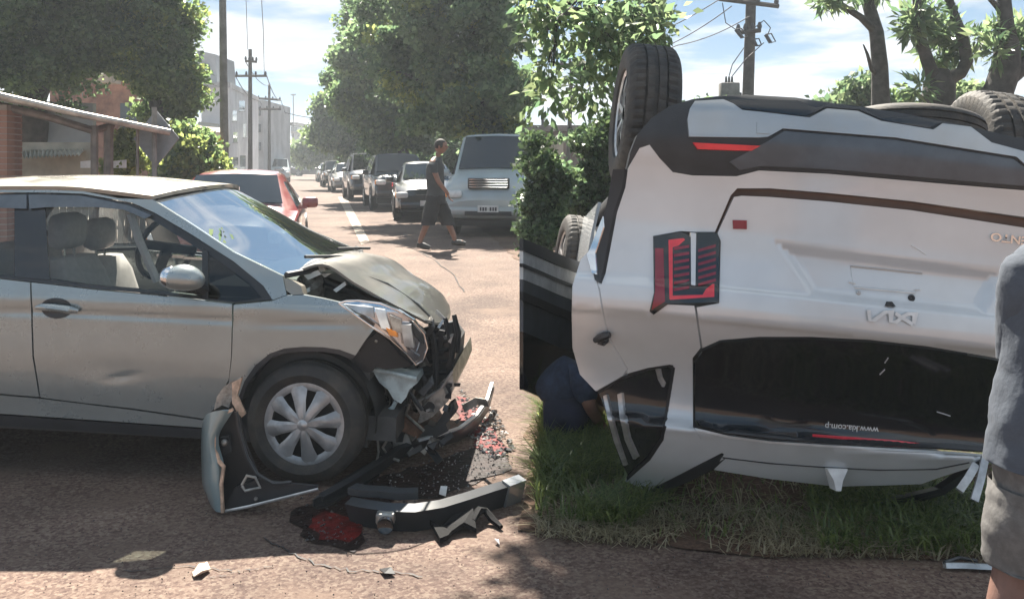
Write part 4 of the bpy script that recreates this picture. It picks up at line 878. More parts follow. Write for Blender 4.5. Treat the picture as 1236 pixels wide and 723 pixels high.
b = MB(); b.box((.2, .55, .90), (.75, .26, .12), bev=.05); b.build('silencer', M['steel'], suv)
# ================================================================ fast leafy meshes
def fastmesh(name, V, quads, mt, par=None, mats=None, mi=None):
    me = bpy.data.meshes.new(name); n = len(V); q = len(quads)
    me.vertices.add(n); me.vertices.foreach_set('co', np.asarray(V, np.float32).ravel())
    me.loops.add(q * 4); me.loops.foreach_set('vertex_index', np.asarray(quads, np.int32).ravel())
    me.polygons.add(q); me.polygons.foreach_set('loop_start', np.arange(0, q * 4, 4, dtype=np.int32)); me.polygons.foreach_set('loop_total', np.full(q, 4, np.int32))
    for m in (mats or [mt]): me.materials.append(m)
    if mi is not None: me.polygons.foreach_set('material_index', np.asarray(mi, np.int32))
    me.update(calc_edges=True); o = bpy.data.objects.new(name, me); COL.objects.link(o)
    if par: o.parent = par
    return o
def leaves(C, L, wr=.38, droop=.35, rs=None, dirs=None):
    """One folded diamond per leaf at the points C."""
    rs = rs or np.random.RandomState(1); n = len(C)
    d = rs.normal(size=(n, 3)) if dirs is None else dirs + rs.normal(size=(n, 3)) * .35
    d[:, 2] -= droop; d /= np.linalg.norm(d, axis=1)[:, None]
    r = rs.normal(size=(n, 3)); s = np.cross(d, r); s /= np.linalg.norm(s, axis=1)[:, None] + 1e-9; nn = np.cross(d, s)
    l = (L * rs.uniform(.6, 1.25, n))[:, None]
    A = C; B = C + d * l * .45 + s * l * wr + nn * l * .08; D_ = C + d * l + nn * -l * .12; E = C + d * l * .45 - s * l * wr + nn * l * .08
    V = np.stack([A, B, D_, E], 1).reshape(-1, 3); return V, np.arange(4 * n).reshape(n, 4)
def inblob(c, r, n, rs, shell=.45):
    v = rs.normal(size=(n, 3)); v /= np.linalg.norm(v, axis=1)[:, None]; k = rs.uniform(0, 1, n)[:, None] ** shell * np.where(rs.uniform(0, 1, n) < .12, 1.16, 1.0)[:, None]
    return np.array(c) + v * k * np.array(r)
def limb(b, p0, p1, r0, r1, rnd, n=5, wob=.12, sides=7):
    p0 = Vector(p0); p1 = Vector(p1); L = (p1 - p0).length; pts = []
    for i in range(n + 1):
        t = i / n; q = p0.lerp(p1, t); w_ = wob * L * math.sin(math.pi * t)
        pts.append(q + Vector((rnd.uniform(-1, 1), rnd.uniform(-1, 1), rnd.uniform(-.4, 1))) * w_ * .6)
    b.tube(pts, [r0 + (r1 - r0) * i / n for i in range(n + 1)], sides)
def tree(name, label, base, blobs, trunk_r, ncl, per, L, mt, seed, group=None, cl=.42, mt2=None, f2=.0, bark='bark', lean=None, cat='tree', trunk=True, kids=10):
    """A tapered trunk, limbs into the crown, and a crown of leaf clumps spread through uneven lobes."""
    rs = np.random.RandomState(seed); rnd = random.Random(seed); base = Vector(base)
    t = tag(empty(name, base), label, cat, group); loc = np.array(base)
    vol = np.array([b_[1][0] * b_[1][1] * b_[1][2] for b_ in blobs]) ** .67; vol /= vol.sum(); V = []; Q = []; off = 0; mi = []; cc = []
    for (c, r), f in zip(blobs, vol):
        k = max(2, int(ncl * f)); cen = inblob(np.array(c) - loc, r, k, rs); cc.append(cen)
        for q in cen:
            m_ = int(per * rs.uniform(.5, 1.4)); pts = inblob(q, (cl * rs.uniform(.6, 1.3), cl * rs.uniform(.6, 1.3), cl * rs.uniform(.35, .8)), m_, rs, .5)
            v, fq = leaves(pts, L, rs=rs); V.append(v); Q.append(fq + off); off += len(v); mi += [1 if rs.rand() < f2 else 0] * m_ if mt2 else []
    fastmesh('crown', np.concatenate(V), np.concatenate(Q), mt, t, [mt, mt2] if mt2 else None, mi if mt2 else None)
    if trunk:
        b = MB(); cs = np.concatenate(cc); mid = Vector(cs.mean(0)); top = Vector((mid.x * .6, mid.y * .6, mid.z * .75)) if lean is None else Vector(lean)
        limb(b, (0, 0, -.1), top, trunk_r, trunk_r * .62, rnd, 6, .05, 10); b.build('trunk', M[bark], t, 50)
        b = MB()
        for q in cs[rs.permutation(len(cs))[:kids]]: limb(b, top * rnd.uniform(.75, 1), Vector(q), trunk_r * .4, .015, rnd, 4, .12, 6)
        b.build('limb', M[bark], t, 50)['kind'] = 'stuff'
    return t
def pb(px, py, d, rpx, sq=.8): c = P(px, py, d); r = rpx * d / F; return ((c.x, c.y, c.z), (r, r * 1.1, r * sq))
def gpt(px, d): q = P(px, 300, d); return Vector((q.x, d, gz(d)))
# the row of street trees on the right kerb
TR = 'street trees along the right kerb'
tree('street_tree', 'nearest broad green street tree hanging over the white van', gpt(604, 21.5), [pb(560, 30, 21, 78), pb(500, 78, 23, 66), pb(588, 95, 21, 66), pb(470, 30, 24, 52), pb(540, 128, 22, 52), pb(600, 150, 21.5, 36), pb(604, -20, 21, 60), pb(520, -35, 22, 80)], .24, 500, 125, .145, M['leafd'], 11, TR, .45, M['leafy'], .16, 'barkd')  # scattered yellow green clumps: sunlit leaves put into the leaf colour
tree('street_tree', 'second street tree from the van, above the dark four wheel drive', gpt(500, 34), [pb(452, 72, 33, 44), pb(446, 120, 34, 46), pb(488, 135, 34, 48), pb(437, 30, 34, 26), pb(420, 100, 35, 26), pb(470, 168, 34, 28), pb(520, 160, 34, 30), pb(455, 5, 34, 30)], .26, 420, 130, .20, M['leafd'], 12, TR, .6, M['leaf'], .35, 'barkd')
tree('street_tree', 'third street tree from the van, rounded and pale green', gpt(448, 50), [pb(412, 135, 50, 28), pb(404, 164, 50, 24), pb(432, 160, 50, 30), pb(398, 125, 50, 14), pb(440, 185, 50, 20)], .26, 260, 120, .27, M['leaf'], 13, TR, .75, M['leafp'], .4, 'barkd')
tree('street_tree', 'farthest small street tree at the end of the row', gpt(392, 78), [pb(384, 172, 78, 13), pb(393, 160, 78, 14), pb(372, 185, 78, 12), pb(400, 182, 78, 15)], .25, 150, 100, .42, M['leafp'], 14, TR, 1.0, None, 0, 'barkd')
# big trees on the left, behind the canopy
TL = 'trees behind the canopy on the left'
tree('shade_tree', 'huge dark tree filling the top left corner behind the canopy', gpt(45, 19), [pb(10, 30, 17, 95), pb(100, 25, 18, 75), pb(60, 85, 18, 60), pb(-60, 60, 17, 90), pb(150, -20, 18, 70), pb(20, -60, 17, 110)], .38, 560, 120, .115, M['leafd'], 21, TL, .42, M['leaf'], .25, 'barkd', kids=14)
tree('shade_tree', 'lighter tree with yellow green tips beside the large concrete pole', gpt(196, 19), [pb(185, 45, 18.5, 48), pb(212, 25, 18.5, 26), pb(200, 90, 18.5, 38), pb(222, 120, 19, 20), pb(165, 5, 18.5, 42), pb(196, 140, 19, 24), pb(150, 60, 18, 34)], .22, 340, 125, .11, M['leaf'], 22, TL, .36, M['leafy'], .22, 'barkd')
tree('bush', 'rounded sunlit bush between the diamond sign and the pole', gpt(232, 15.5), [pb(232, 188, 15.5, 30), pb(214, 205, 15.5, 24), pb(252, 205, 15.5, 22), pb(226, 165, 15.5, 16)], .05, 150, 90, .10, M['leaf'], 23, 'garden bushes on the left', .26, M['leafy'], .35, cat='bush', kids=5)
tree('bush', 'thin climbing bush under the end of the canopy', gpt(152, 13.6), [pb(150, 172, 13.6, 15), pb(158, 195, 13.6, 18), pb(143, 200, 13.6, 14)], .04, 60, 80, .09, M['leafy'], 24, 'garden bushes on the left', .2, cat='bush', kids=4)
# ---- canopy, brick pillar, fence and shed on the left
def slab(name, pts, d, th, mt, par=None, ang=20):          # a real slab: four corners, given thickness
    V = [Vector(p) for p in pts]; n = (V[1] - V[0]).cross(V[3] - V[0]).normalized() * th; W_ = [v - n for v in V]; k = len(V)
    return mk(name, V + W_, [tuple(range(k)), tuple(range(2 * k - 1, k - 1, -1))] + [(i, i + k, (i + 1) % k + k, (i + 1) % k) for i in range(k)], M[mt] if isinstance(mt, str) else mt, par, ang)
can = tag(empty('canopy', gpt(60, 12.5)), 'sloping brown metal canopy on posts behind the silver hatchback', 'canopy')
co = Vector(can.location)
def rel(px, py, d, o=None): return P(px, py, d) - (co if o is None else o)
slab('roof_sheet', [rel(-120, 88, 10.5), rel(204, 158, 12.2), rel(150, 148, 14.6), rel(-120, 94, 13.6)], 0, .05, 'roofd', can)
b = MB(); b.tube([rel(-120, 90, 10.4), rel(0, 116, 11), rel(100, 139, 11.6), rel(205, 160, 12.2)], .045, 8); b.build('edge_beam', M['zinc'], can)
b = MB(); b.tube([rel(-120, 108, 10.9), rel(0, 128, 11.4), rel(60, 142, 11.7), rel(112, 158, 12), rel(135, 152, 12.4)], .05, 8); b.build('rafter', M['roofd'], can)
for px, d, w_ in ((114, 12, .05), (131, 12.3, .065), (166, 12.2, .022)):
    b = MB(); t = rel(px, 152, d); b.tube([t, Vector((t.x, t.y, gz(d) - co.z))], w_, 8); b.build('post', M['roofd'], can)
pil = tag(empty('brick_pillar', gpt(1, 11.5)), 'red brick pillar at the left edge under the canopy', 'pillar'); po = Vector(pil.location)
h_ = P(0, 128, 11.5).z - po.z; n_ = int(h_ / .075)
b = MB(); b.box((0, 0, h_ / 2), (.34, .34, h_)); b.build('mortar_core', M['mortar'], pil)
bm_ = None
for i in range(n_):
    for k in range(2):
        V = (-.09 if k else .09)
        if bm_ is None:
            b = MB(); b.box((0, 0, 0), (.17, .36, .062)); bm_ = b.build('brick', M['brick'], pil); bm_.location = (V, 0, i * .075 + .04); o = bm_
        else: o = bm_.copy(); COL.objects.link(o); o.parent = pil; o.location = (V * (.96 if i % 2 else 1.02), (.006 if (i + k) % 2 else -.004), i * .075 + .04)
shed = tag(empty('shed', gpt(55, 17)), 'low shed with a corrugated roof under the canopy', 'shed'); co2 = Vector(shed.location)
def corr(name, a, b_, c, d_, n, mt, par, amp=.03):         # corrugated sheet between two edges
    V = []; Fc = []
    for i in range(n + 1):
        t = i / n; p, q = a.lerp(b_, t), d_.lerp(c, t); z = Vector((0, 0, amp * math.sin(i * math.pi / 2 * 1.0)))
        V += [p + z, q + z]
    Fc = [(2 * i, 2 * i + 2, 2 * i + 3, 2 * i + 1) for i in range(n)]
    return mk(name, V, Fc, M[mt], par, 60)
corr('roof', rel(12, 192, 15.6, co2), rel(96, 187, 15.8, co2), rel(106, 178, 17.6, co2), rel(8, 180, 17.6, co2), 72, 'zinc', shed)
slab('wall', [rel(-40, 224, 17, co2), rel(112, 224, 17, co2), rel(112, 172, 17, co2), rel(-40, 172, 17, co2)], 0, .15, 'tan', shed)
slab('back_wall', [rel(-60, 190, 18.4, co2), rel(112, 190, 18.4, co2), rel(112, 125, 18.4, co2), rel(-60, 118, 18.4, co2)], 0, .15, 'wallg', shed)
fen = tag(empty('picket_fence', gpt(70, 14.5)), 'weathered grey picket fence behind the silver hatchback', 'fence'); co3 = Vector(fen.location)
b = MB(); b.box((0, 0, .5), (.09, .025, 1.0)); pk = b.build('picket', M['pole'], fen); x0 = -1.3; pk.location = (x0, 0, .05)
for i in range(1, 26):
    o = pk.copy(); COL.objects.link(o); o.parent = fen; o.location = (x0 + i * .115, 0, .05 + .02 * math.sin(i * 2.3))
b = MB(); b.box((.1, .03, .4), (3.2, .03, .06)); b.build('rail', M['pole'], fen); b = MB(); b.box((.1, .03, .9), (3.2, .03, .06)); b.build('rail', M['pole'], fen)
for i, (x0, x1) in enumerate(((97, 118), (133, 152))):
    wt = tag(slab('white_board', [P(x0, 203, 13.2), P(x1, 203, 13.2), P(x1, 193, 13.2), P(x0, 195, 13.2)], 0, .02, 'whiteflat'), ('white board hung left of the thick canopy post', 'white board hung right of the thick canopy post')[i], 'board', 'white boards under the canopy')
bb = tag(empty('brick_house', gpt(135, 26)), 'bare brick house behind the trees on the left', 'house'); co4 = Vector(bb.location)
slab('wall', [rel(60, 215, 26, co4), rel(190, 215, 26, co4), rel(190, 95, 26, co4), rel(60, 85, 26, co4)], 0, 2.5, 'brick', bb)
slab('wall', [rel(112, 100, 25, co4), rel(135, 100, 25, co4), rel(135, 72, 25, co4), rel(112, 72, 25, co4)], 0, .6, 'tan', bb)
slab('window', [rel(145, 160, 25.95, co4), rel(165, 160, 25.95, co4), rel(165, 125, 25.95, co4), rel(145, 125, 25.95, co4)], 0, .04, 'dwindow', bb)
# diamond road sign seen from behind
sg = tag(empty('road_sign', gpt(189, 12.4)), 'back of a grey diamond road sign on a post beside the canopy', 'sign'); so_ = Vector(sg.location)
q = [rel(161, 168, 12.4, so_), rel(188, 202, 12.4, so_), rel(216, 167, 12.4, so_), rel(188, 133, 12.4, so_)]
slab('sign_plate', q, 0, .02, 'signback', sg)
b = MB(); t = rel(188, 130, 12.35, so_); b.tube([Vector((t.x, t.y - .05, 0)), t + Vector((0, -.05, 0))], .035, 8); b.build('post', M['pole'], sg)
# ---- white buildings on the left of the street
bw = tag(empty('building', gpt(270, 42)), 'white three storey building behind the large concrete pole', 'building'); co5 = Vector(bw.location)
def rb(px, py, d): return P(px, py, d) - co5
slab('front_wall', [rb(243, 214, 42), rb(277, 214, 42), rb(277, 100, 42), rb(243, 100, 42)], 0, .3, 'wall', bw)
slab('side_wall', [rb(277, 214, 42.02), rb(312, 211, 62), rb(312, 119, 62), rb(277, 103, 42.02)], 0, .3, 'wall', bw)
slab('roof', [rb(243, 99.5, 41.9), rb(277.5, 99.5, 41.9), rb(313, 118, 62.2), rb(280, 118, 62.2)], 0, .25, 'wallg', bw)
tw = slab('stair_tower', [rb(238, 100, 44), rb(262, 100, 44), rb(260, 66, 44), rb(238, 61, 44)], 0, 3, 'wallg', bw)
slab('window', [rb(244, 92, 43.9), rb(252, 92, 43.9), rb(252, 78, 43.9), rb(244, 78, 43.9)], 0, .1, 'dwindow', bw)
def onside(x0, x1, y0, y1, lift=.06):
    def dd(px): t = (px - 277) / 35; return 42 * 62 / (62 + (42 - 62) * t) - lift * 3
    return [rb(x0 - .3, y1, dd(x0)), rb(x1 - .3, y1, dd(x1)), rb(x1 - .3, y0, dd(x1)), rb(x0 - .3, y0, dd(x0))]
for x0, x1, y0, y1 in ((289, 296, 122, 134), (281, 286, 134, 146), (294, 298, 150, 166), (282, 287, 160, 172), (301, 305, 140, 150), (281, 288, 190, 208), (290, 297, 188, 206), (300, 305, 187, 205)):
    f = slab('window', onside(x0, x1, y0, y1), 0, .12, 'dwindow', bw); slab('sill', onside(x0 - .6, x1 + .6, y1, y1 + 1.4, .12), 0, .16, 'wallg', f)
slab('awning', [rb(234, 158, 38), rb(268, 160, 38), rb(264, 150, 41.9), rb(240, 147, 41.9)], 0, .12, 'tan', bw)
b2 = tag(empty('building', gpt(318, 66)), 'grey building past the white one on the left', 'building'); co6 = Vector(b2.location)
def box_b(par, o, x0, x1, y0, y1, d, dep, mt): slab('wall', [P(x0, y1, d) - o, P(x1, y1, d) - o, P(x1, y0, d) - o, P(x0, y0, d) - o], 0, dep, mt, par)
box_b(b2, co6, 306, 318, 121, 210, 66, 8, 'wallg')
for y in (130, 150, 172): slab('window', [P(309, y + 10, 65.8) - co6, P(314, y + 10, 65.8) - co6, P(314, y, 65.8) - co6, P(309, y, 65.8) - co6], 0, .2, 'dwindow', b2)
for nm, lab, x0, x1, y0, y1, d, mt in (('building', 'wide pale building at the far end of the street', 352, 398, 161, 208, 150, 'wallg'), ('building', 'small square tower block at the far end of the street', 351, 359, 150, 165, 156, 'wallg'), ('building', 'dark low building far down the left side', 318, 340, 172, 210, 110, 'brownwall')):
    t = tag(empty(nm, gpt((x0 + x1) / 2, d)), lab, 'building'); o = Vector(t.location); box_b(t, o, x0, x1, y0, y1, d, 6, mt)
    slab('roof', [P(x0 - 1, y0, d - .5) - o, P(x1 + 1, y0, d - .5) - o, P(x1 + 1, y0 - 2, d - .5) - o, P(x0 - 1, y0 - 2, d - .5) - o], 0, 7, 'roofd', t)
    for k in range(3):
        xx = x0 + (x1 - x0) * (k + .5) / 3; slab('window', [P(xx - 1.5, (y0 + y1) / 2 + 3, d - .1) - o, P(xx + 1.5, (y0 + y1) / 2 + 3, d - .1) - o, P(xx + 1.5, (y0 + y1) / 2 - 4, d - .1) - o, P(xx - 1.5, (y0 + y1) / 2 - 4, d - .1) - o], 0, .2, 'dwindow', t)
far = [('distant_tree', 'hazy dark tree at the end of the street beside the far pole', 340, 110, [pb(338, 188, 110, 12), pb(330, 196, 110, 10), pb(346, 197, 110, 9)]), ('distant_tree', 'low hazy tree in front of the far pale building', 362, 130, [pb(366, 192, 130, 13), pb(380, 188, 130, 14), pb(356, 198, 130, 8)])]
for i, (nm, lab, px, d, bl) in enumerate(far): tree(nm, lab, gpt(px, d), bl, .25, 60, 70, .9, M['leafp'], 40 + i, 'distant trees at the end of the street', 1.4, kids=4)
# ---- poles and wires
def pole(label, px, d, ytop, r, arms, mt='wood', lean=0, group='utility poles', yb=None):
    base = gpt(px, d); t = tag(empty('utility_pole', base), label, 'pole', group); top = P(px + lean, ytop, d) - base
    b = MB(); b.tube([(0, 0, -.2), top * .5, top], [r, r * .85, r * .7], 10); b.build('shaft', M[mt], t, 50)
    for (x0, x1, y, dy) in arms:
        a, c = P(px + x0, y, d - .12) - base, P(px + x1, y + dy, d - .12) - base; dirv = (c - a)
        b = MB(); b.tube([a, c], .055 if d < 50 else .08, 6); arm = b.build('crossarm', M[mt], t)
        for f in (.04, .35, .65, .96):
            b = MB(); q = a.lerp(c, f); b.tube([q, q + Vector((0, 0, .10)), q + Vector((0, 0, .2))], [.03, .06, .03], 6); b.build('insulator', M['wire'], arm)
    return t
big = pole('large round concrete pole behind the hatchback on the left', 272, 20, -60, .10, [], 'pole', -4)
ys = tag(empty('yellow_sign', P(264, 172, 19.8)), 'small yellow sign fixed to the large concrete pole', 'sign')
b = MB(); Ms = Matrix.Scale(1.7, 4, Vector((0, 0, 1))); b.lathe([(.001, -.03), (.075, -.03), (.08, 0), (.075, .03), (.001, .03)], 16, Ms); b.build('sign_disc', M['yellow'], ys); b = MB(); b.tube([(0, 0, 0), (.12, .05, 0)], .015, 6); b.build('bracket', M['wire'], ys)
pole('dark wooden pole with crossarms in front of the white building', 302, 40, 60, .11, [(-18, 20, 92, 0), (-6, 8, 74, 1)])
pole('wooden pole past the white building, second down the street', 325, 62, 102, .12, [(-14, 14, 119, 2), (-12, 14, 132, 0)])
pole('slim pole beside the second wooden pole', 331, 72, 128, .12, [(-6, 10, 131, 0)])
pole('distant pole near the end of the street', 347, 95, 146, .13, [(-6, 6, 150, 0)])
pole('thin aerial mast standing over the far buildings', 354, 150, 114, .12, [(-3, 3, 115, 0)])
rp = pole('thick utility pole with transformer behind the overturned SUV', 898, 22, -16, .17, [(-30, 42, -1, 9), (-8, 20, 40, -3)], 'wood', 9)
pole('thin dark pole between the bushes left of the overturned SUV', 684, 30, 82, .09, [(-18, 16, 77, 3)], 'wood', 6)
tr = tag(empty('transformer', P(880, 108, 21.6)), 'grey transformer box on the thick utility pole', 'transformer')
b = MB(); b.box((0, 0, -.1), (.44, .34, .5), bev=.03); b.build('tank', M['pole'], tr)
for k in (-.07, .0, .07):
    b = MB(); b.tube([(k, 0, .15), (k, 0, .30)], [.035, .02], 8); b.build('bushing', M['wire'], tr)
b = MB(); b.box((.22, .1, -.1), (.2, .05, .06)); b.build('bracket', M['wire'], tr)
for i, (x, y, x2, y2) in enumerate(((888, 36, 896, 46), (924, 42, 930, 52), (909, 48, 913, 56))):
    t = tag(empty('fuse_cutout', P(x, y, 21.7)), ('left fuse cutout on the thick utility pole', 'looped right fuse cutout on the thick utility pole', 'small middle fuse cutout on the thick utility pole')[i], 'fuse', 'fuse cutouts on the utility pole')
    b = MB(); q = P(x2, y2, 21.7) - P(x, y, 21.7); b.tube([(0, 0, 0), q], .045, 8); b.build('tube', M['wire'], t); b = MB(); b.tube([(0, 0, 0), Vector((.14, 0, .02)), q + Vector((.12, 0, .03)), q], .018, 6); b.build('loop', M['wire'], t)
def wire(label, pts, r=.012, sag=.0, group='overhead wires'):
    pts = [Vector(p) for p in pts]; o = []
    for a, c in zip(pts[:-1], pts[1:]):
        for i in range(10): t = i / 10; o.append(a.lerp(c, t) - Vector((0, 0, sag * 4 * t * (1 - t))))
    o.append(pts[-1]); b = MB(); b.tube(o, r, 5); return tag(b.build('wire', M['wire']), label, 'wire', group)
wire('highest wire left of the thick utility pole', [P(868, 0, 21.8), P(760, 52, 26), P(690, 78, 30)], .014, .1)
wire('second wire left of the thick utility pole', [P(883, 8, 21.8), P(790, 62, 26), P(692, 80, 30)], .014, .1)
wire('lowest wire left of the thick utility pole', [P(905, 20, 21.8), P(818, 55, 24), P(680, 100, 33)], .014, .1)
wire('curved lead from crossarm to left fuse', [P(872, 4, 21.7), P(876, 28, 21.6), P(888, 36, 21.7)], .012)
wire('curved lead looping right of the pole', [P(908, 36, 21.6), P(922, 25, 21.6), P(930, 34, 21.6), P(926, 44, 21.7)], .012)
wire('drop lead from left fuse to transformer', [P(898, 58, 21.6), P(884, 78, 21.5), P(880, 92, 21.5)], .012)
wire('drop lead from right fuse to transformer', [P(922, 52, 21.6), P(900, 72, 21.5), P(884, 92, 21.5)], .012)
for i, (a, c, l) in enumerate((((284, 92, 40), (311, 120, 62), 'left street wire sagging to the second wooden pole'), ((322, 92, 40), (339, 121, 62), 'right street wire sagging to the second wooden pole'), ((296, 74, 40), (325, 103, 62), 'top street wire between the wooden poles'), ((311, 119, 62), (341, 150, 95), 'street wire from the second pole to the distant pole'), ((339, 121, 62), (353, 150, 95), 'outer street wire from the second pole to the distant pole'))):
    wire(l, [P(*a), P(*c)], .022, .35)
wire('wire crossing the top left sky towards the white building', [P(120, 0, 20), P(185, 50, 26), P(268, 118, 38)], .016, .2)
wire('wire beside it across the tree to the white building', [P(150, 0, 20), P(215, 62, 28), P(262, 104, 38)], .016, .2)
wire('wire rising out of frame left of the tall mast', [P(296, -30, 30), P(299, 60, 40)], .012); wire('wire rising out of frame right of the wooden pole', [P(314, -30, 30), P(318, 40, 36), P(319, 92, 40)], .014)
wire('wire crossing the street near the far mast', [P(331, 131, 72), P(400, 142, 72)], .03, .3); wire('lower wire crossing the street near the far mast', [P(345, 150, 95), P(400, 150, 95)], .035, .3)
# ---- right hand background: hedge, wall, hanging branches, dark trees
HG = 'bushes behind the overturned SUV'
tree('bush', 'tall leafy bush left of the thin dark pole', gpt(655, 10.4), [pb(656, 200, 10.4, 22), pb(654, 238, 10.4, 22), pb(662, 270, 10.4, 26), pb(652, 285, 10.2, 18), pb(648, 172, 10.6, 12), pb(668, 215, 10.6, 20)], .05, 130, 100, .062, M['leafs'], 51, HG, .20, M['leafd'], .25, cat='bush', kids=8)
tree('bush', 'dense bush between the thin dark pole and the SUV wheel', gpt(715, 11.8), [pb(712, 175, 11.8, 24), pb(722, 215, 11.8, 30), pb(700, 240, 11.8, 24), pb(730, 260, 11.8, 28), pb(735, 150, 12, 18)], .05, 160, 100, .066, M['leafs'], 52, HG, .22, M['leafd'], .25, cat='bush', kids=8)
hb = tag(empty('low_building', gpt(700, 36)), 'dark flat roofed building behind the bushes', 'building'); o = Vector(hb.location)
slab('wall', [P(632, 300, 36) - o, P(790, 300, 36) - o, P(790, 154, 36) - o, P(632, 154, 36) - o], 0, 6, 'brownwall', hb); slab('roof', [P(628, 158, 35.6) - o, P(794, 158, 35.6) - o, P(794, 152, 35.6) - o, P(628, 151, 35.6) - o], 0, 7, 'roofd', hb)
slab('window', [P(660, 195, 35.9) - o, P(680, 195, 35.9) - o, P(680, 172, 35.9) - o, P(660, 172, 35.9) - o], 0, .1, 'tan', hb)
for k, x in enumerate((655, 712)):
    b = MB(); b.tube([P(x, 155, 35.8) - o, P(x, 136, 35.8) - o], .06, 6); b.build('roof_post', M['wire'], hb)
b = MB(); b.tube([P(668, 137, 35.8) - o, P(680, 137, 35.8) - o, P(684, 145, 35.8) - o], .04, 6); b.build('roof_pipe', M['wire'], hb)
# overhanging tree: its limb comes in from above, leaves hang singly
def hang(label, base, limbs, blobs, ncl, per, L, seed):
    rs = np.random.RandomState(seed); rnd = random.Random(seed); base = Vector(base); t = tag(empty('overhanging_tree', base), label, 'tree')
    b = MB()
    for pts, r in limbs: b.tube([Vector(p) - base for p in pts], r, 8)
    b.build('trunk', M['barkd'], t, 50)
    V = []; Q = []; off = 0; tw = MB()
    for (c, r), f in blobs:
        cen = inblob(np.array(c) - np.array(base), r, int(ncl * f), rs, .5); hub = Vector(c) - base
        for q in cen:
            limb(tw, hub + (Vector(q) - hub) * .2 + Vector((0, 0, .2)), q, .010, .004, rnd, 3, .1, 4); m_ = int(per * rs.uniform(.6, 1.3))
            pts = np.array(q) + rs.normal(size=(m_, 3)) * .11; dr_ = (pts - np.array(q)) / .12; v, fq = leaves(pts, L, .26, .55, rs, dr_); V.append(v); Q.append(fq + off); off += len(v)
    tw.build('twig', M['barkd'], t, 50)['kind'] = 'stuff'; fastmesh('crown', np.concatenate(V), np.concatenate(Q), M['leafd'], t, [M['leafd'], M['leafp']], (np.random.RandomState(3).rand(off // 4) < .4).astype(int))
    return t
hang('overhanging tree whose drooping leaves fill the sky above the SUV wheel', gpt(792, 13), [([gpt(792, 13), P(796, 120, 13), P(790, 0, 13), P(780, -60, 12.5)], [.16, .14, .12, .1]), ([P(792, 20, 13), P(730, 20, 11.5), P(690, 12, 10.5), P(655, 40, 10)], [.08, .06, .04, .02]), ([P(785, -40, 12.5), P(700, -20, 11), P(672, 30, 10.3), P(668, 80, 10)], [.07, .05, .03, .012])],
     [(pb(705, 18, 10.6, 44), .62), (pb(662, 30, 10.2, 28), .32), (pb(750, 25, 11, 48), .72), (pb(785, 20, 11.4, 34), .5), (pb(725, 62, 10.6, 38), .42), (pb(762, 52, 11.2, 34), .45), (pb(666, 84, 10, 22), .2), (pb(705, 100, 10.4, 26), .24), (pb(740, 90, 11, 22), .2), (pb(648, 8, 10, 12), .2), (pb(662, 120, 10, 14), .10),
      (((-.45, 8.3, 6.0), (.42, .8, .35)), 2.8), (((-.35, 9.4, 6.2), (.5, .8, .4)), 3.0), (((.1, 8.2, 6.0), (.5, .7, .35)), 2.4), (((.5, 9.6, 6.3), (.7, .9, .4)), 2.0)], 30, 20, .15, 61)  # these lobes: unseen crown added overhead to shade the verge and asphalt
def darktree(label, base, limbs, tufts, seed, leafl=.30, mt='leafd', per=20, spread=.10):
    rs = np.random.RandomState(seed); base = Vector(base); t = tag(empty('bare_trunked_tree', base), label, 'tree', 'dark trees behind the overturned SUV')
    b = MB(); pts, r = limbs[0]; b.tube([Vector(p) - base for p in pts], r, 10); b.build('trunk', M['barkd'], t, 50)
    for pts, r in limbs[1:]:
        b = MB(); b.tube([Vector(p) - base for p in pts], r, 8); b.build('limb', M['barkd'], t, 50)
    V = []; Q = []; off = 0
    for px, py, d, rp, k in tufts:
        c, r = pb(px, py, d, rp)
        for q in inblob(np.array(c) - np.array(base), r, max(3, int(k * .6)), rs, .6):
            m_ = int(per * rs.uniform(.6, 1.3)); dv = rs.normal(size=(m_, 3)); dv /= np.linalg.norm(dv, axis=1)[:, None]
            v, fq = leaves(np.array(q) + dv * spread, leafl, .13, .15, rs, dv); V.append(v); Q.append(fq + off); off += len(v)
    fastmesh('crown', np.concatenate(V), np.concatenate(Q), M[mt], t, [M[mt], M['leafp']], (rs.rand(off // 4) < .35).astype(int)); return t
darktree('tall bare trunk behind the spare wheel, leaning branch to the left', gpt(1064, 15), [([gpt(1064, 15), P(1063, 128, 15), P(1062, 80, 15), P(1058, 40, 15), P(1048, 5, 15), P(1038, -40, 15)], [.17, .15, .13, .115, .10, .08]), ([P(1056, 38, 15), P(1040, 22, 14.8), P(1018, 8, 14.6), P(992, -10, 14.4)], [.07, .06, .05, .03]), ([P(1062, 96, 15), P(1052, 84, 14.9), P(1047, 66, 14.8), P(1042, 54, 14.8)], [.04, .035, .025, .01])], [(990, 2, 14.4, 12, 8), (1010, -6, 14.5, 14, 8), (1072, -6, 15, 16, 6), (1040, -22, 15, 26, 12)], 71, .26)
darktree('forked dark tree with spiky leaf tufts, middle of the three', gpt(1132, 14), [([gpt(1132, 14), P(1132, 128, 14), P(1134, 100, 14), P(1136, 84, 14)], [.28, .25, .23, .12]), ([P(1128, 98, 14), P(1118, 70, 13.9), P(1109, 40, 13.8), P(1107, 0, 13.8), P(1106, -40, 13.8)], [.12, .10, .085, .07, .05]), ([P(1140, 98, 14), P(1160, 88, 14), P(1167, 74, 14), P(1162, 45, 14), P(1150, 15, 14), P(1142, -10, 14), P(1136, -50, 14)], [.11, .10, .10, .085, .075, .06, .05])], [(1108, 22, 13.8, 16, 14), (1100, 36, 13.8, 10, 7), (1140, 40, 14.2, 24, 22), (1145, 62, 14.4, 22, 18), (1172, 50, 14, 10, 8), (1128, 12, 14, 14, 8), (1112, 108, 13.6, 10, 8)], 72, .27)
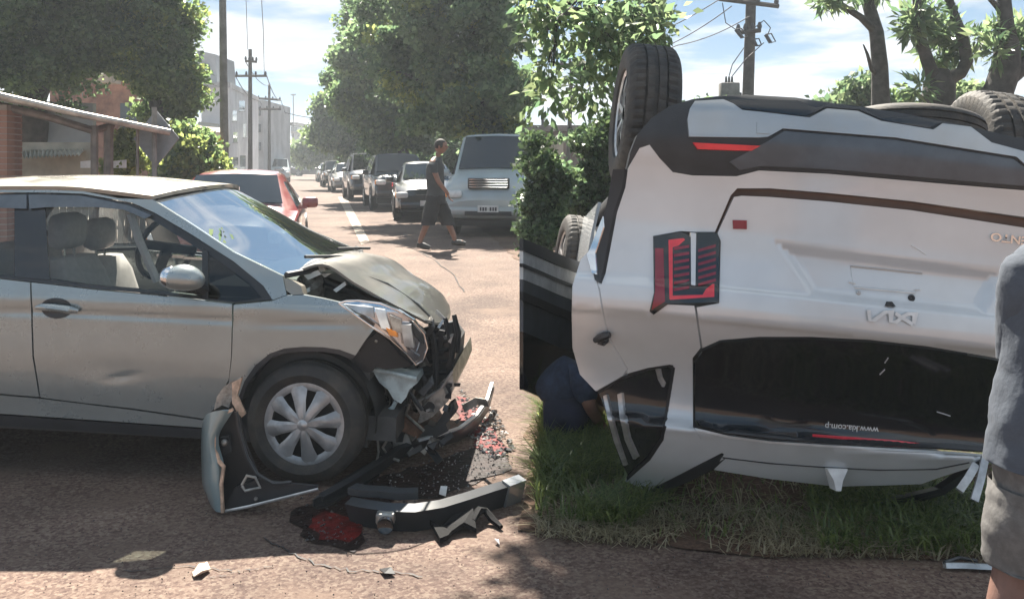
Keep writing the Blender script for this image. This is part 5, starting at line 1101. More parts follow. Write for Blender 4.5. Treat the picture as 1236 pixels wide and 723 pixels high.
darktree('thick dark tree leaning right at the right edge', gpt(1186, 13), [([gpt(1186, 13), P(1192, 128, 13), P(1206, 108, 13), P(1214, 84, 13), P(1216, 60, 13), P(1214, 30, 13), P(1208, -40, 13)], [.30, .22, .20, .20, .17, .11, .08]), ([P(1214, 98, 13), P(1228, 88, 13), P(1244, 70, 13), P(1262, 30, 13)], [.13, .11, .10, .08]), ([P(1214, 30, 13), P(1205, 10, 13), P(1190, -6, 12.8)], [.06, .045, .03])], [(1198, 40, 13, 12, 12), (1226, 42, 13.2, 18, 18), (1196, 60, 12.8, 9, 6), (1236, 55, 13.2, 14, 10)], 73, .25)
tree('bush', 'round dark bush behind the SUV beside the tall bare trunk', gpt(1035, 18), [pb(1036, 118, 18, 22), pb(1025, 135, 18, 26), pb(1048, 105, 18, 14), pb(1035, 165, 18, 36)], .06, 120, 80, .15, M['leafd'], 81, HG, .34, M['leafp'], .3, cat='bush', kids=6)
tree('bush', 'pale leafy bush between the dark trees', gpt(1165, 17), [pb(1168, 118, 17, 22), pb(1150, 130, 17, 20), pb(1090, 125, 17.5, 14), pb(1165, 160, 17, 36)], .06, 130, 80, .14, M['leaf'], 82, HG, .32, M['leafp'], .5, cat='bush', kids=6)
tree('bush', 'long low hedge hidden behind the overturned SUV', gpt(930, 21), [pb(850, 160, 21, 40), pb(930, 165, 21, 40), pb(1000, 165, 20, 40)], .06, 120, 60, .2, M['leafd'], 83, HG, .5, cat='bush', kids=6)

tree('hedge', 'dark unbroken hedge behind the parked cars on the right', gpt(560, 34), [pb(x, y, d, r) for x, y, d, r in ((455, 195, 48, 24), (478, 195, 44, 26), (505, 196, 40, 30), (535, 195, 35, 34), (570, 195, 31, 40), (605, 190, 28, 44), (560, 160, 32, 30), (430, 197, 55, 18), (600, 240, 28, 36))], .08, 330, 90, .24, M['leafd'], 91, None, .5, cat='hedge', kids=6)
# ---- the air
hz = MB(); hz.box((0, 190, 8), (840, 480, 19.4)); ho = hz.build('haze', None, None, 0); tag(ho, kind='stuff')
hm = bpy.data.materials.new('haze'); hm.use_nodes = True; ht = hm.node_tree; ht.nodes.clear(); pv = ht.nodes.new('ShaderNodeVolumePrincipled'); pv.inputs['Color'].default_value = (.86, .93, 1, 1); pv.inputs['Density'].default_value = .0016; pv.inputs['Anisotropy'].default_value = .25
mo = ht.nodes.new('ShaderNodeOutputMaterial'); ht.links.new(pv.outputs[0], mo.inputs['Volume']); ho.data.materials.append(hm)
# ================================================================ parked cars down the street
KINDS = dict(
 sedan=dict(L=4.4, st=[(-2.2, .40, .70, .74, .66, .70, .60), (-2.12, .26, .84, .90, .78, .81, .68), (-1.55, .22, .90, .97, .84, .845, .70), (-.95, .20, .91, 1.36, .85, .85, .57), (-.3, .20, .91, 1.43, .85, .85, .58), (.35, .20, .90, 1.39, .85, .85, .57), (1.05, .20, .89, .95, .85, .84, .70), (1.75, .22, .80, .86, .83, .81, .66), (2.12, .26, .64, .74, .76, .75, .58), (2.2, .36, .55, .60, .70, .69, .55)], ws=(4, 5, 6), wx=(-1.32, 1.32), wr=.31, win=[(-1.15, -.05, -.90, -.05), (.02, .95, .02, .42)], hl=(2.14, .66, .62), gr=(2.16, .58, .66, .14)),
 suv=dict(L=4.5, st=[(-2.25, .50, .95, 1.0, .72, .74, .62), (-2.15, .36, 1.03, 1.55, .85, .86, .62), (-1.0, .34, 1.05, 1.75, .88, .89, .66), (.45, .34, 1.05, 1.71, .88, .89, .65), (1.10, .34, 1.03, 1.10, .88, .88, .76), (2.0, .36, .96, 1.04, .87, .86, .74), (2.2, .42, .80, .92, .83, .82, .70), (2.28, .5, .72, .78, .76, .75, .65)], ws=(2, 3, 4), wx=(-1.35, 1.38), wr=.37, win=[(-1.95, -1.05, -1.8, -1.05), (-.97, -.02, -.97, -.02), (.05, .98, .05, .52)], hl=(2.25, .66, .84), gr=(2.27, .80, .75, .18)),
 van=dict(L=4.7, st=[(-2.35, .42, 1.0, 1.1, .78, .80, .70), (-2.28, .32, 1.1, 1.90, .85, .87, .70), (-1.0, .30, 1.1, 1.99, .86, .88, .72), (.95, .30, 1.1, 1.94, .86, .88, .70), (1.75, .30, 1.10, 1.20, .86, .87, .76), (2.2, .32, .95, 1.02, .85, .85, .74), (2.33, .36, .80, .86, .82, .82, .72), (2.38, .46, .6, .66, .78, .78, .70)], ws=(2, 3, 4), wx=(-1.35, 1.55), wr=.33, win=[(-2.1, -1.0, -2.05, -1.0), (-.9, .25, -.9, .25), (.35, 1.45, .35, .95)], hl=(2.34, .66, .80), gr=(2.36, 1.0, .80, .20)))
def gcar(kind, label, cat, pos, face, paintm, group=None, s=(1, 1, 1), lamps='lampw', plate=None, roofbox=False, low=False):
    """A parked car: lofted shell, glass, wheels with rims, lamps, grille, bumpers, mirrors and plates."""
    K = KINDS[kind]; f = Vector(face).normalized(); z = Vector((0, 0, 1)); lft = z.cross(f); Mw = basis(f, lft, z, Vector(pos))
    c = tag(empty(cat.replace(' ', '_') if cat != 'car' else 'parked_car', M=Mw), label, cat, group)
    sx, sy, sz = s; ST = [(a * sx, b_ * sz, c_ * sz, d * sz, e * sy, g * sy, h * sy) for a, b_, c_, d, e, g, h in K['st']]
    V = []; Fc = []
    def ring(x, zl, zb, zt, wl, wb, wt):
        zm = (zl + zb) * .52; r = [(wl * .86, zl), (wl, zl + .07), (wb * 1.02, zm), (wb, zb - .02), (wb - .02, zb), (wt, zt - .045), (wt * .86, zt), (wt * .45, zt + .025)]
        return [(x, y, q) for y, q in r] + [(x, 0, zt + .03)] + [(x, -y, q) for y, q in r[::-1]]
    n = 17
    for q in ST: V += ring(*q)
    for i in range(len(ST) - 1):
        for j in range(n): Fc.append((i * n + j, i * n + (j + 1) % n, (i + 1) * n + (j + 1) % n, (i + 1) * n + j))
    Fc.append(tuple(range(n))); Fc.append(tuple(range((len(ST) - 1) * n, len(ST) * n))[::-1])
    Fc = [t[::-1] for t in Fc]
    body = mk('body', V, Fc, M[paintm], c, 30)
    a, w0, w1 = K['ws']; q0, q1 = ST[w0], ST[w1]
    def wpt(t, y): x = q0[0] + (q1[0] - q0[0]) * t; wt = q0[6] + (q1[6] - q0[6]) * t; zz_ = q0[3] + (q1[3] - q0[3]) * t; return (x + .02, y * wt, zz_ + .02 + .022 * (1 - abs(y)))
    lattice('windscreen', [[wpt(t, y) for y in (-.90, -.45, 0, .45, .90)] for t in (.07, .35, .65, .93)], M['cardark'], c, 2, 2, .012, 50, True)
    r0, r1 = ST[0 if kind != 'sedan' else 2], ST[1 if kind != 'sedan' else 3]
    if kind != 'sedan': V = [(r1[0] - .02, y * r1[5] * .86, r1[2] + .06) for y in (-1, 1)] + [(r1[0] - .012, y * r1[6] * .9, r1[3] - .1) for y in (1, -1)]
    else: V = [(r0[0] + .06, y * r0[6] * .95, r0[3] + .03) for y in (-1, 1)] + [(r1[0] - .04, y * r1[6] * .9, r1[3] - .01) for y in (1, -1)]
    mk('rear_window', V + [(x + .02, y, q) for x, y, q in V], [(0, 1, 2, 3)[::-1], (4, 5, 6, 7)], M['cardark'], c)
    def at(x):
        for i in range(len(ST) - 1):
            if ST[i][0] <= x <= ST[i + 1][0]: t = (x - ST[i][0]) / (ST[i + 1][0] - ST[i][0]); return [p + (r - p) * t for p, r in zip(ST[i], ST[i + 1])]
        return list(ST[-1])
    zt = q0[3] - .10
    for sd in (1, -1):
        for b0, b1, t0, t1 in K['win']:
            V = []
            for x, k in ((b0, 0), (b1, 0), (t1, 1), (t0, 1)):
                x *= sx; p = at(x); m_ = at(min(max(x, ST[1][0]), q0[0])); zz_ = p[2] + .05 if k == 0 else zt; fr = (zz_ - m_[2]) / max(.1, m_[3] - .045 - m_[2]); V.append((x, sd * (m_[5] - .02 + (m_[6] - m_[5] + .02) * fr + .008), zz_))
            if sd < 0: V = V[::-1]
            mk('side_window', V + [(x, y - sd * .015, q) for x, y, q in V], [(3, 2, 1, 0), (4, 5, 6, 7)] + [(i, (i + 1) % 4, (i + 1) % 4 + 4, i + 4) for i in range(4)], M['cardark'], c)
        for wx in K['wx']:
            p = at(wx * sx); wheel(c, (wx * sx, sd * (p[4] - .075), K['wr']), K['wr'], K['wr'] * .62, .2, sd, 5, simple=True)
            b = MB(); b.lathe([(K['wr'] * 1.14, -.03), (K['wr'] * 1.14, .03), (.1, .03)], 20, Matrix.Translation((wx * sx, sd * (p[4] - .005), K['wr'] + .02))); b.V = [v for v in b.V]; b.build('wheel_arch', M['black'], c)
        hx, hy, hz_ = K['hl']; b = MB(); b.box((hx * sx - .02, sd * hy * sy, hz_ * sz), (.22, .30, .15), bev=.05); h = b.build('headlight', M[lamps], c)
        b = MB(); b.box((hx * sx - .06, sd * (hy + .13) * sy, hz_ * sz), (.2, .10, .13), bev=.03); b.build('indicator', M['amber'], h)
        b = MB(); b.box((ST[0][0] + .09, sd * .66 * sy, ST[1][2] - .10), (.14, .2, .2), bev=.03); b.build('tail_lamp', M['redlens'], c)
        p = at(q1[0] - .15); mz = p[2] + .1; b = MB(); b.box((q1[0] - .22, sd * (p[5] + .12), mz), (.10, .2, .14), bev=.04); b.box((q1[0] - .2, sd * (p[5] + .0), mz - .06), (.05, .16, .04)); b.build('wing_mirror', M[paintm], c)
    gx, gzz, gw, gh = K['gr']; b = MB(); b.box((gx * sx - .03, 0, gzz * sz), (.12, gw * sy, gh), bev=.02); g = b.build('grille', M['black'], c)
    for k in range(4):
        b = MB(); b.box((gx * sx + .033, 0, gzz * sz - gh * .36 + k * gh * .24), (.012, gw * sy * .92, .012)); b.build('grille_bar', M['chrome'], g)
    fx = ST[-1][0]; zl = ST[-1][1]
    b = MB(); b.box((fx - .08, 0, zl + .02), (.24, ST[-2][4] * 1.9, .17), bev=.05); fb = b.build('front_bumper', M[paintm], c); b = MB(); b.box((fx + .04, 0, zl - .02), (.02, .9 * sy, .08)); b.build('air_intake', M['black'], fb)
    b = MB(); b.box((ST[0][0] + .08, 0, zl + .05), (.24, ST[1][4] * 1.9, .2), bev=.05); b.build('rear_bumper', M[paintm], c)
    b = MB(); b.box((fx + .052, 0, zl + .07), (.012, .40, .13)); pltt = b.build('number_plate', M['plate'], c)
    if plate:
        for k, (y0, w_) in enumerate(((.15, .035), (.10, .03), (.05, .035), (-.04, .03), (-.09, .035), (-.14, .03))):
            b = MB(); b.box((fx + .06, y0, zl + .065), (.006, w_, .07)); b.build('plate_character', M['ink'], pltt)
    if roofbox:
        b = MB(); b.box((.05, -.3, q0[3] + .12), (.16, .42, .13), bev=.02); b.build('roof_sign', M['whiteflat'], c)
    b = MB(); b.box((0, 0, .3), (K['L'] * sx * .9, 1.5 * sy, .2)); b.build('underside', M['black'], c)
    return c
PK = 'cars parked along the right kerb'
SD = Vector((DX, 1, 0)).normalized()
def gy(px, d): v = P(px, 300, d); return (v.x, d, gz(d))
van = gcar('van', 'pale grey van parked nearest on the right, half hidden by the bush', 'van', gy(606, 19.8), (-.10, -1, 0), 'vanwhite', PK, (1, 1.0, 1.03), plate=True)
gcar('sedan', 'dark sedan parked behind the walking man', 'car', gy(512, 24.5), (DX * -1 - .12, -1, 0), 'darkcar', PK, (1, .96, 1.02))
gcar('suv', 'dark four wheel drive with a silver bumper parked under the trees', 'car', gy(477, 29.5), (DX * -1 - .02, -1, 0), 'darkcar', PK, (1, 1.02, 1), 'lampw')
gcar('suv', 'dark blue boxy four wheel drive parked beyond the dark one', 'car', gy(443, 36.5), -SD, 'navy', PK, (.95, .95, 1.04))
gcar('sedan', 'grey saloon parked in the distance, third from the end of the row', 'car', gy(419, 46), -SD, 'greycar', PK)
gcar('suv', 'dark tall car parked in the distance, second from the end of the row', 'car', gy(405, 56), -SD, 'darkcar', PK, (.95, .95, .9))
gcar('sedan', 'small grey car parked last in the row at the far end', 'car', gy(396, 70), -SD, 'greycar', PK)
gcar('sedan', 'dark car crossing the far end of the street', 'car', gy(376, 100), (1, .1, 0), 'darkcar', None)
gcar('sedan', 'red car facing the camera behind the silver hatchback', 'car', gy(290, 12.4), (.20, -1, 0), 'red', None, (1, .98, .92))
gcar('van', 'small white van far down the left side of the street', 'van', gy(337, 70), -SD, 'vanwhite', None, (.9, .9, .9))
# ================================================================ people
def skin(name, J, E, mt, par, root, sub=2, loc=None):
    """One continuous surface grown round a skeleton; J: joint -> (point, radius or radii)."""
    ks = list(J); ix = {k: i for i, k in enumerate(ks)}; o0 = Vector(loc or (0, 0, 0))
    me = bpy.data.meshes.new(name); me.from_pydata([tuple(Vector(J[k][0]) - o0) for k in ks], [(ix[a], ix[b_]) for a, b_ in E], []); o = bpy.data.objects.new(name, me); COL.objects.link(o)
    md = o.modifiers.new('skin', 'SKIN'); md.use_smooth_shade = True; md.branch_smoothing = .4
    for k in ks: v = me.skin_vertices[0].data[ix[k]]; r = J[k][1]; v.radius = r if isinstance(r, tuple) else (r, r); v.use_root = (k == root)
    s = o.modifiers.new('sub', 'SUBSURF'); s.levels = sub; s.render_levels = sub
    dg = bpy.context.evaluated_depsgraph_get(); m2 = bpy.data.meshes.new_from_object(o.evaluated_get(dg)); bpy.data.objects.remove(o); m2.name = name
    m2.materials.clear(); m2.materials.append(M[mt]); m2.polygons.foreach_set('use_smooth', [True] * len(m2.polygons))
    n = bpy.data.objects.new(name, m2); COL.objects.link(n); n.parent = par; return n
def head_parts(par, c, fwd, r, hairm='hair', o0=Vector()):
    f = Vector(fwd).normalized(); l = Vector((0, 0, 1)).cross(f).normalized(); c = Vector(c) - o0; Rm = basis(f, l, Vector((0, 0, 1)), Vector())
    b = MB(); b.ball((0, 0, 0), (r * 1.08, r * .90, r * 1.22), u=20, v=14)
    for v in b.V:
        if v.x > 0 and v.z < 0: v.x *= .93; v.y *= 1 + .28 * v.z / r
    b.ball((r * 1.05, 0, -r * .12), (r * .20, r * .15, r * .26), u=8, v=6)
    for s in (-1, 1): b.ball((-.05 * r, s * r * .9, -r * .05), (r * .2, r * .09, r * .3), u=8, v=6)
    b.V = [Rm @ v + c for v in b.V]; b.build('head', M['skin'], par, 70)
    b = MB(); b.ball((-.10 * r, 0, r * .22), (r * 1.08, r * .98, r * 1.10), u=20, v=14)
    b.V = [v if not (v.x > .62 * r and v.z < .55 * r) else Vector((.62 * r, v.y * .9, v.z)) for v in b.V]; b.V = [Vector((v.x, v.y, max(v.z, -.45 * r + .5 * max(0, v.x)))) for v in b.V]
    b.V = [Rm @ v + c for v in b.V]; b.build('hair', M[hairm], par, 70)
    for s in (-1, 1):
        b = MB(); b.ball((r * .93, s * r * .36, r * .05), (r * .1, r * .15, r * .08), u=8, v=6); b.V = [Rm @ v + c for v in b.V]; b.build('eye', M['ink'], par, 70)
    b = MB(); b.ball((r * .95, 0, -r * .48), (r * .1, r * .3, r * .07), u=8, v=6); b.V = [Rm @ v + c for v in b.V]; b.build('mouth', M['rust'], par, 70)
def hand(J, E, wrist, d, side, s=1.0, pre='', curl=.35):
    """Palm, four unequal bent fingers and a thumb from the side of the palm."""
    d = Vector(d).normalized(); sd = Vector(side).normalized(); sd = (sd - d * sd.dot(d)).normalized(); n = d.cross(sd); w = Vector(J[wrist][0])
    J[pre + 'palm'] = (w + d * .055 * s, (.030 * s, .018 * s)); E.append((wrist, pre + 'palm')); J[pre + 'kn'] = (w + d * .09 * s, (.032 * s, .015 * s)); E.append((pre + 'palm', pre + 'kn'))
    for i, (o, L) in enumerate(((-.030, .070), (-.010, .082), (.010, .076), (.030, .058))):
        a = w + d * .098 * s + sd * o * s; m = a + (d + n * curl).normalized() * L * .5 * s; e = m + (d + n * curl * 2.4).normalized() * L * .5 * s
        for k, p, r in (('a', a, .010), ('m', m, .009), ('e', e, .0075)): J[pre + k + str(i)] = (p, r * s)
        E += [(pre + 'kn', pre + 'a%d' % i), (pre + 'a%d' % i, pre + 'm%d' % i), (pre + 'm%d' % i, pre + 'e%d' % i)]
    t = w + d * .045 * s - sd * .036 * s; J[pre + 't1'] = (t, .012 * s); J[pre + 't2'] = (t + (d * .8 - sd * .6 + n * .3).normalized() * .05 * s, .009 * s); E += [(pre + 'palm', pre + 't1'), (pre + 't1', pre + 't2')]
# walking man
wd = 15.0
def W(px, py, dd=0.0): return P(px, py, wd + dd)
wm = tag(empty('person', gpt(530, wd)), 'man in charcoal vest and black shorts striding across the street to the right', 'person'); wl = Vector(wm.location)
J = dict(pel=(W(526, 238), (.13, .15)), waist=(W(526, 226), (.12, .15)), chest=(W(525, 207), (.125, .17)), sh=(W(526, 196), (.09, .13)), neck=(W(528, 189), .055), nk2=(W(530, 183), .055),
  h1=(W(524, 243, -.09), .10), k1=(W(516, 268, -.1), .062), a1=(W(507, 291, -.1), .042), f1=(W(506, 296, -.1), .04), t1=(W(517, 298, -.1), .032),
  h2=(W(530, 243, .09), .10), k2=(W(541, 269, .1), .062), a2=(W(549, 288, .1), .042), f2=(W(548, 293, .1), .04), t2=(W(560, 292, .1), .032),
  s1=(W(521, 197, -.19), .058), e1=(W(529, 219, -.24), .043), w1=(W(540, 233, -.20), .03), s2=(W(528, 197, .19), .058), e2=(W(523, 220, .26), .043), w2=(W(527, 235, .26), .03))
E = [('pel', 'waist'), ('waist', 'chest'), ('chest', 'sh'), ('sh', 'neck'), ('neck', 'nk2'), ('pel', 'h1'), ('h1', 'k1'), ('k1', 'a1'), ('a1', 'f1'), ('f1', 't1'), ('pel', 'h2'), ('h2', 'k2'), ('k2', 'a2'), ('a2', 'f2'), ('f2', 't2'), ('sh', 's1'), ('s1', 'e1'), ('e1', 'w1'), ('sh', 's2'), ('s2', 'e2'), ('e2', 'w2')]
hand(J, E, 'w1', Vector((.4, 0, -1)), (0, 1, 0), 1, 'l'); hand(J, E, 'w2', Vector((.3, 0, -1)), (0, 1, 0), 1, 'r')
skin('body', J, E, 'skin', wm, 'pel', 2, wl); head_parts(wm, W(532.5, 177), (1, -.25, 0), .098, o0=wl)
def lc(p): return Vector(p) - wl
loft('vest', [(lc(W(526.5, 242)), .155, .175), (lc(W(526, 238)), .155, .175), (lc(W(526, 228)), .145, .17), (lc(W(525, 212)), .15, .185), (lc(W(525.5, 201)), .14, .19), (lc(W(526.5, 195)), .10, .16), (lc(W(528, 190)), .07, .08)], M['tank'], wm, 24, .012)
for dd in (-.19, .19):
    loft('sleeve', [(lc(W(523, 196, dd * .8)), .07, .07), (lc(W(522.5, 200, dd)), .078, .075), (lc(W(523.5, 209, dd * 1.15)), .07, .07)], M['tank'], wm, 14, .006)
loft('shorts', [(lc(W(526, 236)), .158, .172), (lc(W(526, 240)), .165, .18), (lc(W(526.5, 246)), .17, .185)], M['bshort'], wm, 24, .008)
for a, c, dd in ((523, 516.5, -.09), (530, 541, .09)):
    loft('shorts_leg', [(lc(W(a, 243, dd)), .125, .11), (lc(W(a * .6 + c * .4, 254, dd)), .13, .115), (lc(W(c, 272, dd * 1.1)), .115, .105)], M['bshort'], wm, 18, .012)
for a, c, dd in (((505, 297), (519, 299.5), -.1), ((547, 294), (562, 294.5), .1)):
    b = MB(); q0, q1 = W(*a, dd) - wl, W(*c, dd) - wl; b.tube([q0 + Vector((-.02, 0, .02)), q0.lerp(q1, .5) + Vector((0, 0, .015)), q1], [.045, .055, .035], 8); b.build('shoe', M['shoe'], wm, 60)
# man at the right edge, seen from behind
md_ = 2.45
def Q(px, py, dd=0.0): return P(px + 46, py, md_ + dd)
mm = tag(empty('person', (Q(1264, 500).x, md_, 0)), 'man in a blue grey t-shirt and grey shorts seen from behind at the right edge', 'person'); ml = Vector(mm.location)
J = dict(pel=(Q(1262, 590), (.15, .125)), waist=(Q(1262, 500), (.15, .11)), chest=(Q(1262, 400), (.17, .12)), sh=(Q(1262, 315), (.12, .09)), neck=(Q(1264, 270), .058), nk2=(Q(1266, 235), .06),
  h1=(Q(1210, 610), .105), k1=(Q(1180, 690), .060), c1=(Q(1168, 750, -.02), .060), a1=(Q(1162, 880), .042), f1=(Q(1162, 900, .0), .04), t1=(Q(1160, 895, .16), .034),
  h2=(Q(1302, 610), .105), k2=(Q(1306, 700), .062), c2=(Q(1308, 760, -.01), .058), a2=(Q(1310, 880), .042), f2=(Q(1310, 900, .0), .04), t2=(Q(1312, 895, .16), .034),
  s1=(Q(1216, 335, .0), .065), e1=(Q(1217, 440, .10), .046), w1=(Q(1238, 420, .36), .03), s2=(Q(1312, 335), .065), e2=(Q(1312, 440, .10), .046), w2=(Q(1285, 415, .36), .03))
E = [('pel', 'waist'), ('waist', 'chest'), ('chest', 'sh'), ('sh', 'neck'), ('neck', 'nk2'), ('sh', 's1'), ('s1', 'e1'), ('e1', 'w1'), ('sh', 's2'), ('s2', 'e2'), ('e2', 'w2')]
for k in '12': E += [('pel', 'h' + k), ('h' + k, 'k' + k), ('k' + k, 'c' + k), ('c' + k, 'a' + k), ('a' + k, 'f' + k), ('f' + k, 't' + k)]
hand(J, E, 'w1', (.5, .8, .2), (0, 0, 1), 1, 'l'); hand(J, E, 'w2', (-.5, .8, .2), (0, 0, 1), 1, 'r')
skin('body', J, E, 'skin2', mm, 'pel', 2, ml); head_parts(mm, Q(1268, 195), (-.1, 1, 0), .098, o0=ml)
def ml_(p): return Vector(p) - ml
shirt = loft('t_shirt', [(ml_(Q(1263, 559)), .245, .165), (ml_(Q(1263, 553)), .246, .166), (ml_(Q(1263, 500)), .232, .165), (ml_(Q(1262, 430)), .205, .155), (ml_(Q(1262, 360)), .205, .15), (ml_(Q(1262, 318)), .185, .13), (ml_(Q(1262, 292)), .13, .10), (ml_(Q(1264, 270)), .07, .07)], M['shirt'], mm, 44, .011, .8, seed=2)
for sx, x0, x1, x2 in ((-1, 1218, 1204, 1204), (1, 1306, 1318, 1320)):
    loft('sleeve', [(ml_(Q(x0, 306)), .085, .085), (ml_(Q((x0 + x1) / 2, 322, .0)), .098, .095), (ml_(Q(x1, 365, .01)), .092, .10), (ml_(Q(x2, 428, .06)), .096, .098), (ml_(Q(x2, 434, .06)), .095, .097)], M['shirt'], shirt, 24, .011, .95, seed=5)
loft('shorts', [(ml_(Q(1263, 540)), .225, .15), (ml_(Q(1263, 570)), .228, .155), (ml_(Q(1263, 605)), .225, .16)], M['shorts'], mm, 40, .008, .8)
for x0, x1 in ((1212, 1198), (1304, 1312)):
    lg_ = loft('shorts_leg', [(ml_(Q(x0, 585)), .125, .135), (ml_(Q((x0 + x1) / 2, 625)), .128, .13), (ml_(Q(x1, 674)), .110, .12), (ml_(Q(x1, 680)), .109, .119)], M['shorts'], mm, 30, .014, .9, seed=x0)
b = MB(); b.tube([ml_(Q(x, y)) + Vector((0, -.15, 0)) for x, y in ((1180, 585), (1179, 620), (1177, 676))], .0035, 5); b.build('seam', M['shirt'], mm)
for x in (1193, 1311):
    b = MB(); q0 = Q(x - (31 if x < 1250 else 0), 905) - ml; b.tube([q0 + Vector((0, -.06, .03)), q0 + Vector((0, .07, .035)), q0 + Vector((0, .2, .025))], [.045, .052, .035], 10); b.build('shoe', M['shoe'], mm, 60)
# person crouching by the open door
cd_ = 5.25
def Cq(px, py, dd=0.0): return P(px, py, cd_ + dd)
cp = tag(empty('person', (Cq(676, 500).x, cd_, 0)), 'person in dark navy clothes crouching into the overturned SUV beside its open door', 'person'); cl_ = Vector(cp.location)
J = dict(pel=(Cq(668, 492), (.15, .13)), waist=(Cq(676, 470), (.13, .14)), chest=(Cq(692, 456), (.13, .15)), sh=(Cq(706, 456), (.10, .12)), neck=(Cq(714, 460), .055), hd0=(Cq(722, 464), .06),
  h1=(Cq(672, 500, -.1), .10), k1=(Cq(700, 498, -.16), .07), a1=(Cq(682, 533, -.12), .045), t1=(Cq(700, 541, -.12), .035), h2=(Cq(672, 500, .1), .10), k2=(Cq(704, 500, .16), .07), a2=(Cq(684, 532, .12), .045), t2=(Cq(702, 538, .12), .035),
  s1=(Cq(704, 462, -.17), .058), e1=(Cq(712, 490, -.2), .042), w1=(Cq(722, 508, -.1), .03), s2=(Cq(706, 462, .17), .058), e2=(Cq(718, 486, .2), .042), w2=(Cq(728, 500, .2), .03))
E = [('pel', 'waist'), ('waist', 'chest'), ('chest', 'sh'), ('sh', 'neck'), ('neck', 'hd0'), ('sh', 's1'), ('s1', 'e1'), ('e1', 'w1'), ('sh', 's2'), ('s2', 'e2'), ('e2', 'w2')]
for k in '12': E += [('pel', 'h' + k), ('h' + k, 'k' + k), ('k' + k, 'a' + k), ('a' + k, 't' + k)]
hand(J, E, 'w1', (.6, .2, -.6), (0, 1, 0), 1, 'l'); hand(J, E, 'w2', (.6, .2, -.6), (0, 1, 0), 1, 'r')
skin('body', J, E, 'skin', cp, 'pel', 2, cl_); head_parts(cp, Cq(727, 466), (1, .2, -.3), .095, o0=cl_)
G2 = lambda k, a: (J[k][0], tuple(r + a for r in J[k][1]) if isinstance(J[k][1], tuple) else J[k][1] + a)
skin('jacket', {k: G2(k, .03) for k in ('pel', 'waist', 'chest', 'sh', 's1', 'e1', 's2', 'e2')}, [('pel', 'waist'), ('waist', 'chest'), ('chest', 'sh'), ('sh', 's1'), ('s1', 'e1'), ('sh', 's2'), ('s2', 'e2')], 'denim', cp, 'pel', 2, cl_)
skin('trousers', {k: G2(k, .025) for k in ('waist', 'pel', 'h1', 'k1', 'a1', 'h2', 'k2', 'a2')}, [('waist', 'pel'), ('pel', 'h1'), ('h1', 'k1'), ('k1', 'a1'), ('pel', 'h2'), ('h2', 'k2'), ('k2', 'a2')], 'navycl', cp, 'pel', 2, cl_)
for k in '12':
    b = MB(); q0 = Vector(J['a' + k][0]) - cl_; q0.z = .05; b.tube([q0 + Vector((-.04, 0, 0)), q0 + Vector((.08, 0, 0)), q0 + Vector((.2, 0, -.01))], [.045, .05, .035], 8); b.build('shoe', M['shoe'], cp, 60)
# ================================================================ wreckage on the ground
def gq(px, py, h=0.0): return G(px, py, h)
def ribbon3(name, pts, wd_, th, mt, par=None, tilt=None):  # a bent strip through 3-D points, wd_ high, th thick
    pts = [Vector(p) for p in pts]; V = []; Fc = []; n = len(pts)
    for i, p in enumerate(pts):
        t = (pts[min(i + 1, n - 1)] - pts[max(i - 1, 0)]).normalized(); up = Vector(tilt or (0, 0, 1)); up = (up - t * up.dot(t)).normalized(); s = t.cross(up) * th / 2; h = (wd_[i] if isinstance(wd_, (list, tuple)) else wd_) / 2
        V += [p - up * h - s, p + up * h - s, p + up * h + s, p - up * h + s]
    for i in range(n - 1):
        for j in range(4): Fc.append((i * 4 + j, i * 4 + (j + 1) % 4, (i + 1) * 4 + (j + 1) % 4, (i + 1) * 4 + j))
    Fc += [(3, 2, 1, 0), tuple(range(4 * n - 4, 4 * n))]
    return mk(name, V, Fc, M[mt] if isinstance(mt, str) else mt, par, 35)
DB = 'wreckage lying on the asphalt'
bu = tag(empty('bumper', gq(520, 625)), 'long dark bumper bar torn off and lying on the asphalt in front of the hatchback', 'bumper', DB); bo = Vector(bu.location)
ln = [(424, 622), (440, 627), (470, 632), (500, 633), (530, 628), (560, 619), (590, 608), (612, 601), (627, 595)]
pts = [gq(x, y + 8, .0) - bo + Vector((0, 0, .055)) for x, y in ln]
ribbon3('bar', pts, [.10, .115, .12, .12, .115, .115, .11, .11, .10], .05, 'trim', bu, (0, -.45, 1))
ribbon3('flange', [gq(x, y, .0) - bo + Vector((0, .02, .12)) for x, y in ((424, 624), (440, 627), (460, 628), (482, 631), (504, 630))], .03, .07, 'clad', bu)
ribbon3('painted_end', [gq(x, y + 8, .0) - bo + Vector((0, -.012, .06)) for x, y in ((608, 602.5), (618, 598.5), (627.5, 594.8))], .112, .052, 'silver2', bu, (0, -.45, 1))
b = MB(); b.lathe([(.034, -.02), (.036, .0), (.02, .008), (.001, .008)], 16, Matrix.Translation(gq(466, 648) - bo + Vector((0, -.02, .06)))); b.build('fog_lamp_hole', M['gloss'], bu)
b = MB(); b.box(gq(466, 644) - bo + Vector((.0, -.015, .075)), (.08, .05, .05), bev=.01); b.build('clip', M['steel'], bu)
br = tag(empty('bracket', gq(555, 650)), 'small dark plastic bracket beside the torn bumper bar', 'bracket', DB); o = Vector(br.location)
def flatpoly(name, poly, h0, th, mt, par, o, bend=None):
    A = []
    for i, (x, y) in enumerate(poly): A.append(gq(x, y) - o + Vector((0, 0, h0 + (bend[i] if bend else 0))))
    if area2([(x, -y) for x, y in poly]) < 0: A = A[::-1]
    n = len(A); V = A + [v - Vector((0, 0, th)) for v in A]
    return mk(name, V, [tuple(range(n)), tuple(range(2 * n - 1, n - 1, -1))] + [(i, i + n, (i + 1) % n + n, (i + 1) % n) for i in range(n)], M[mt], par, 20)
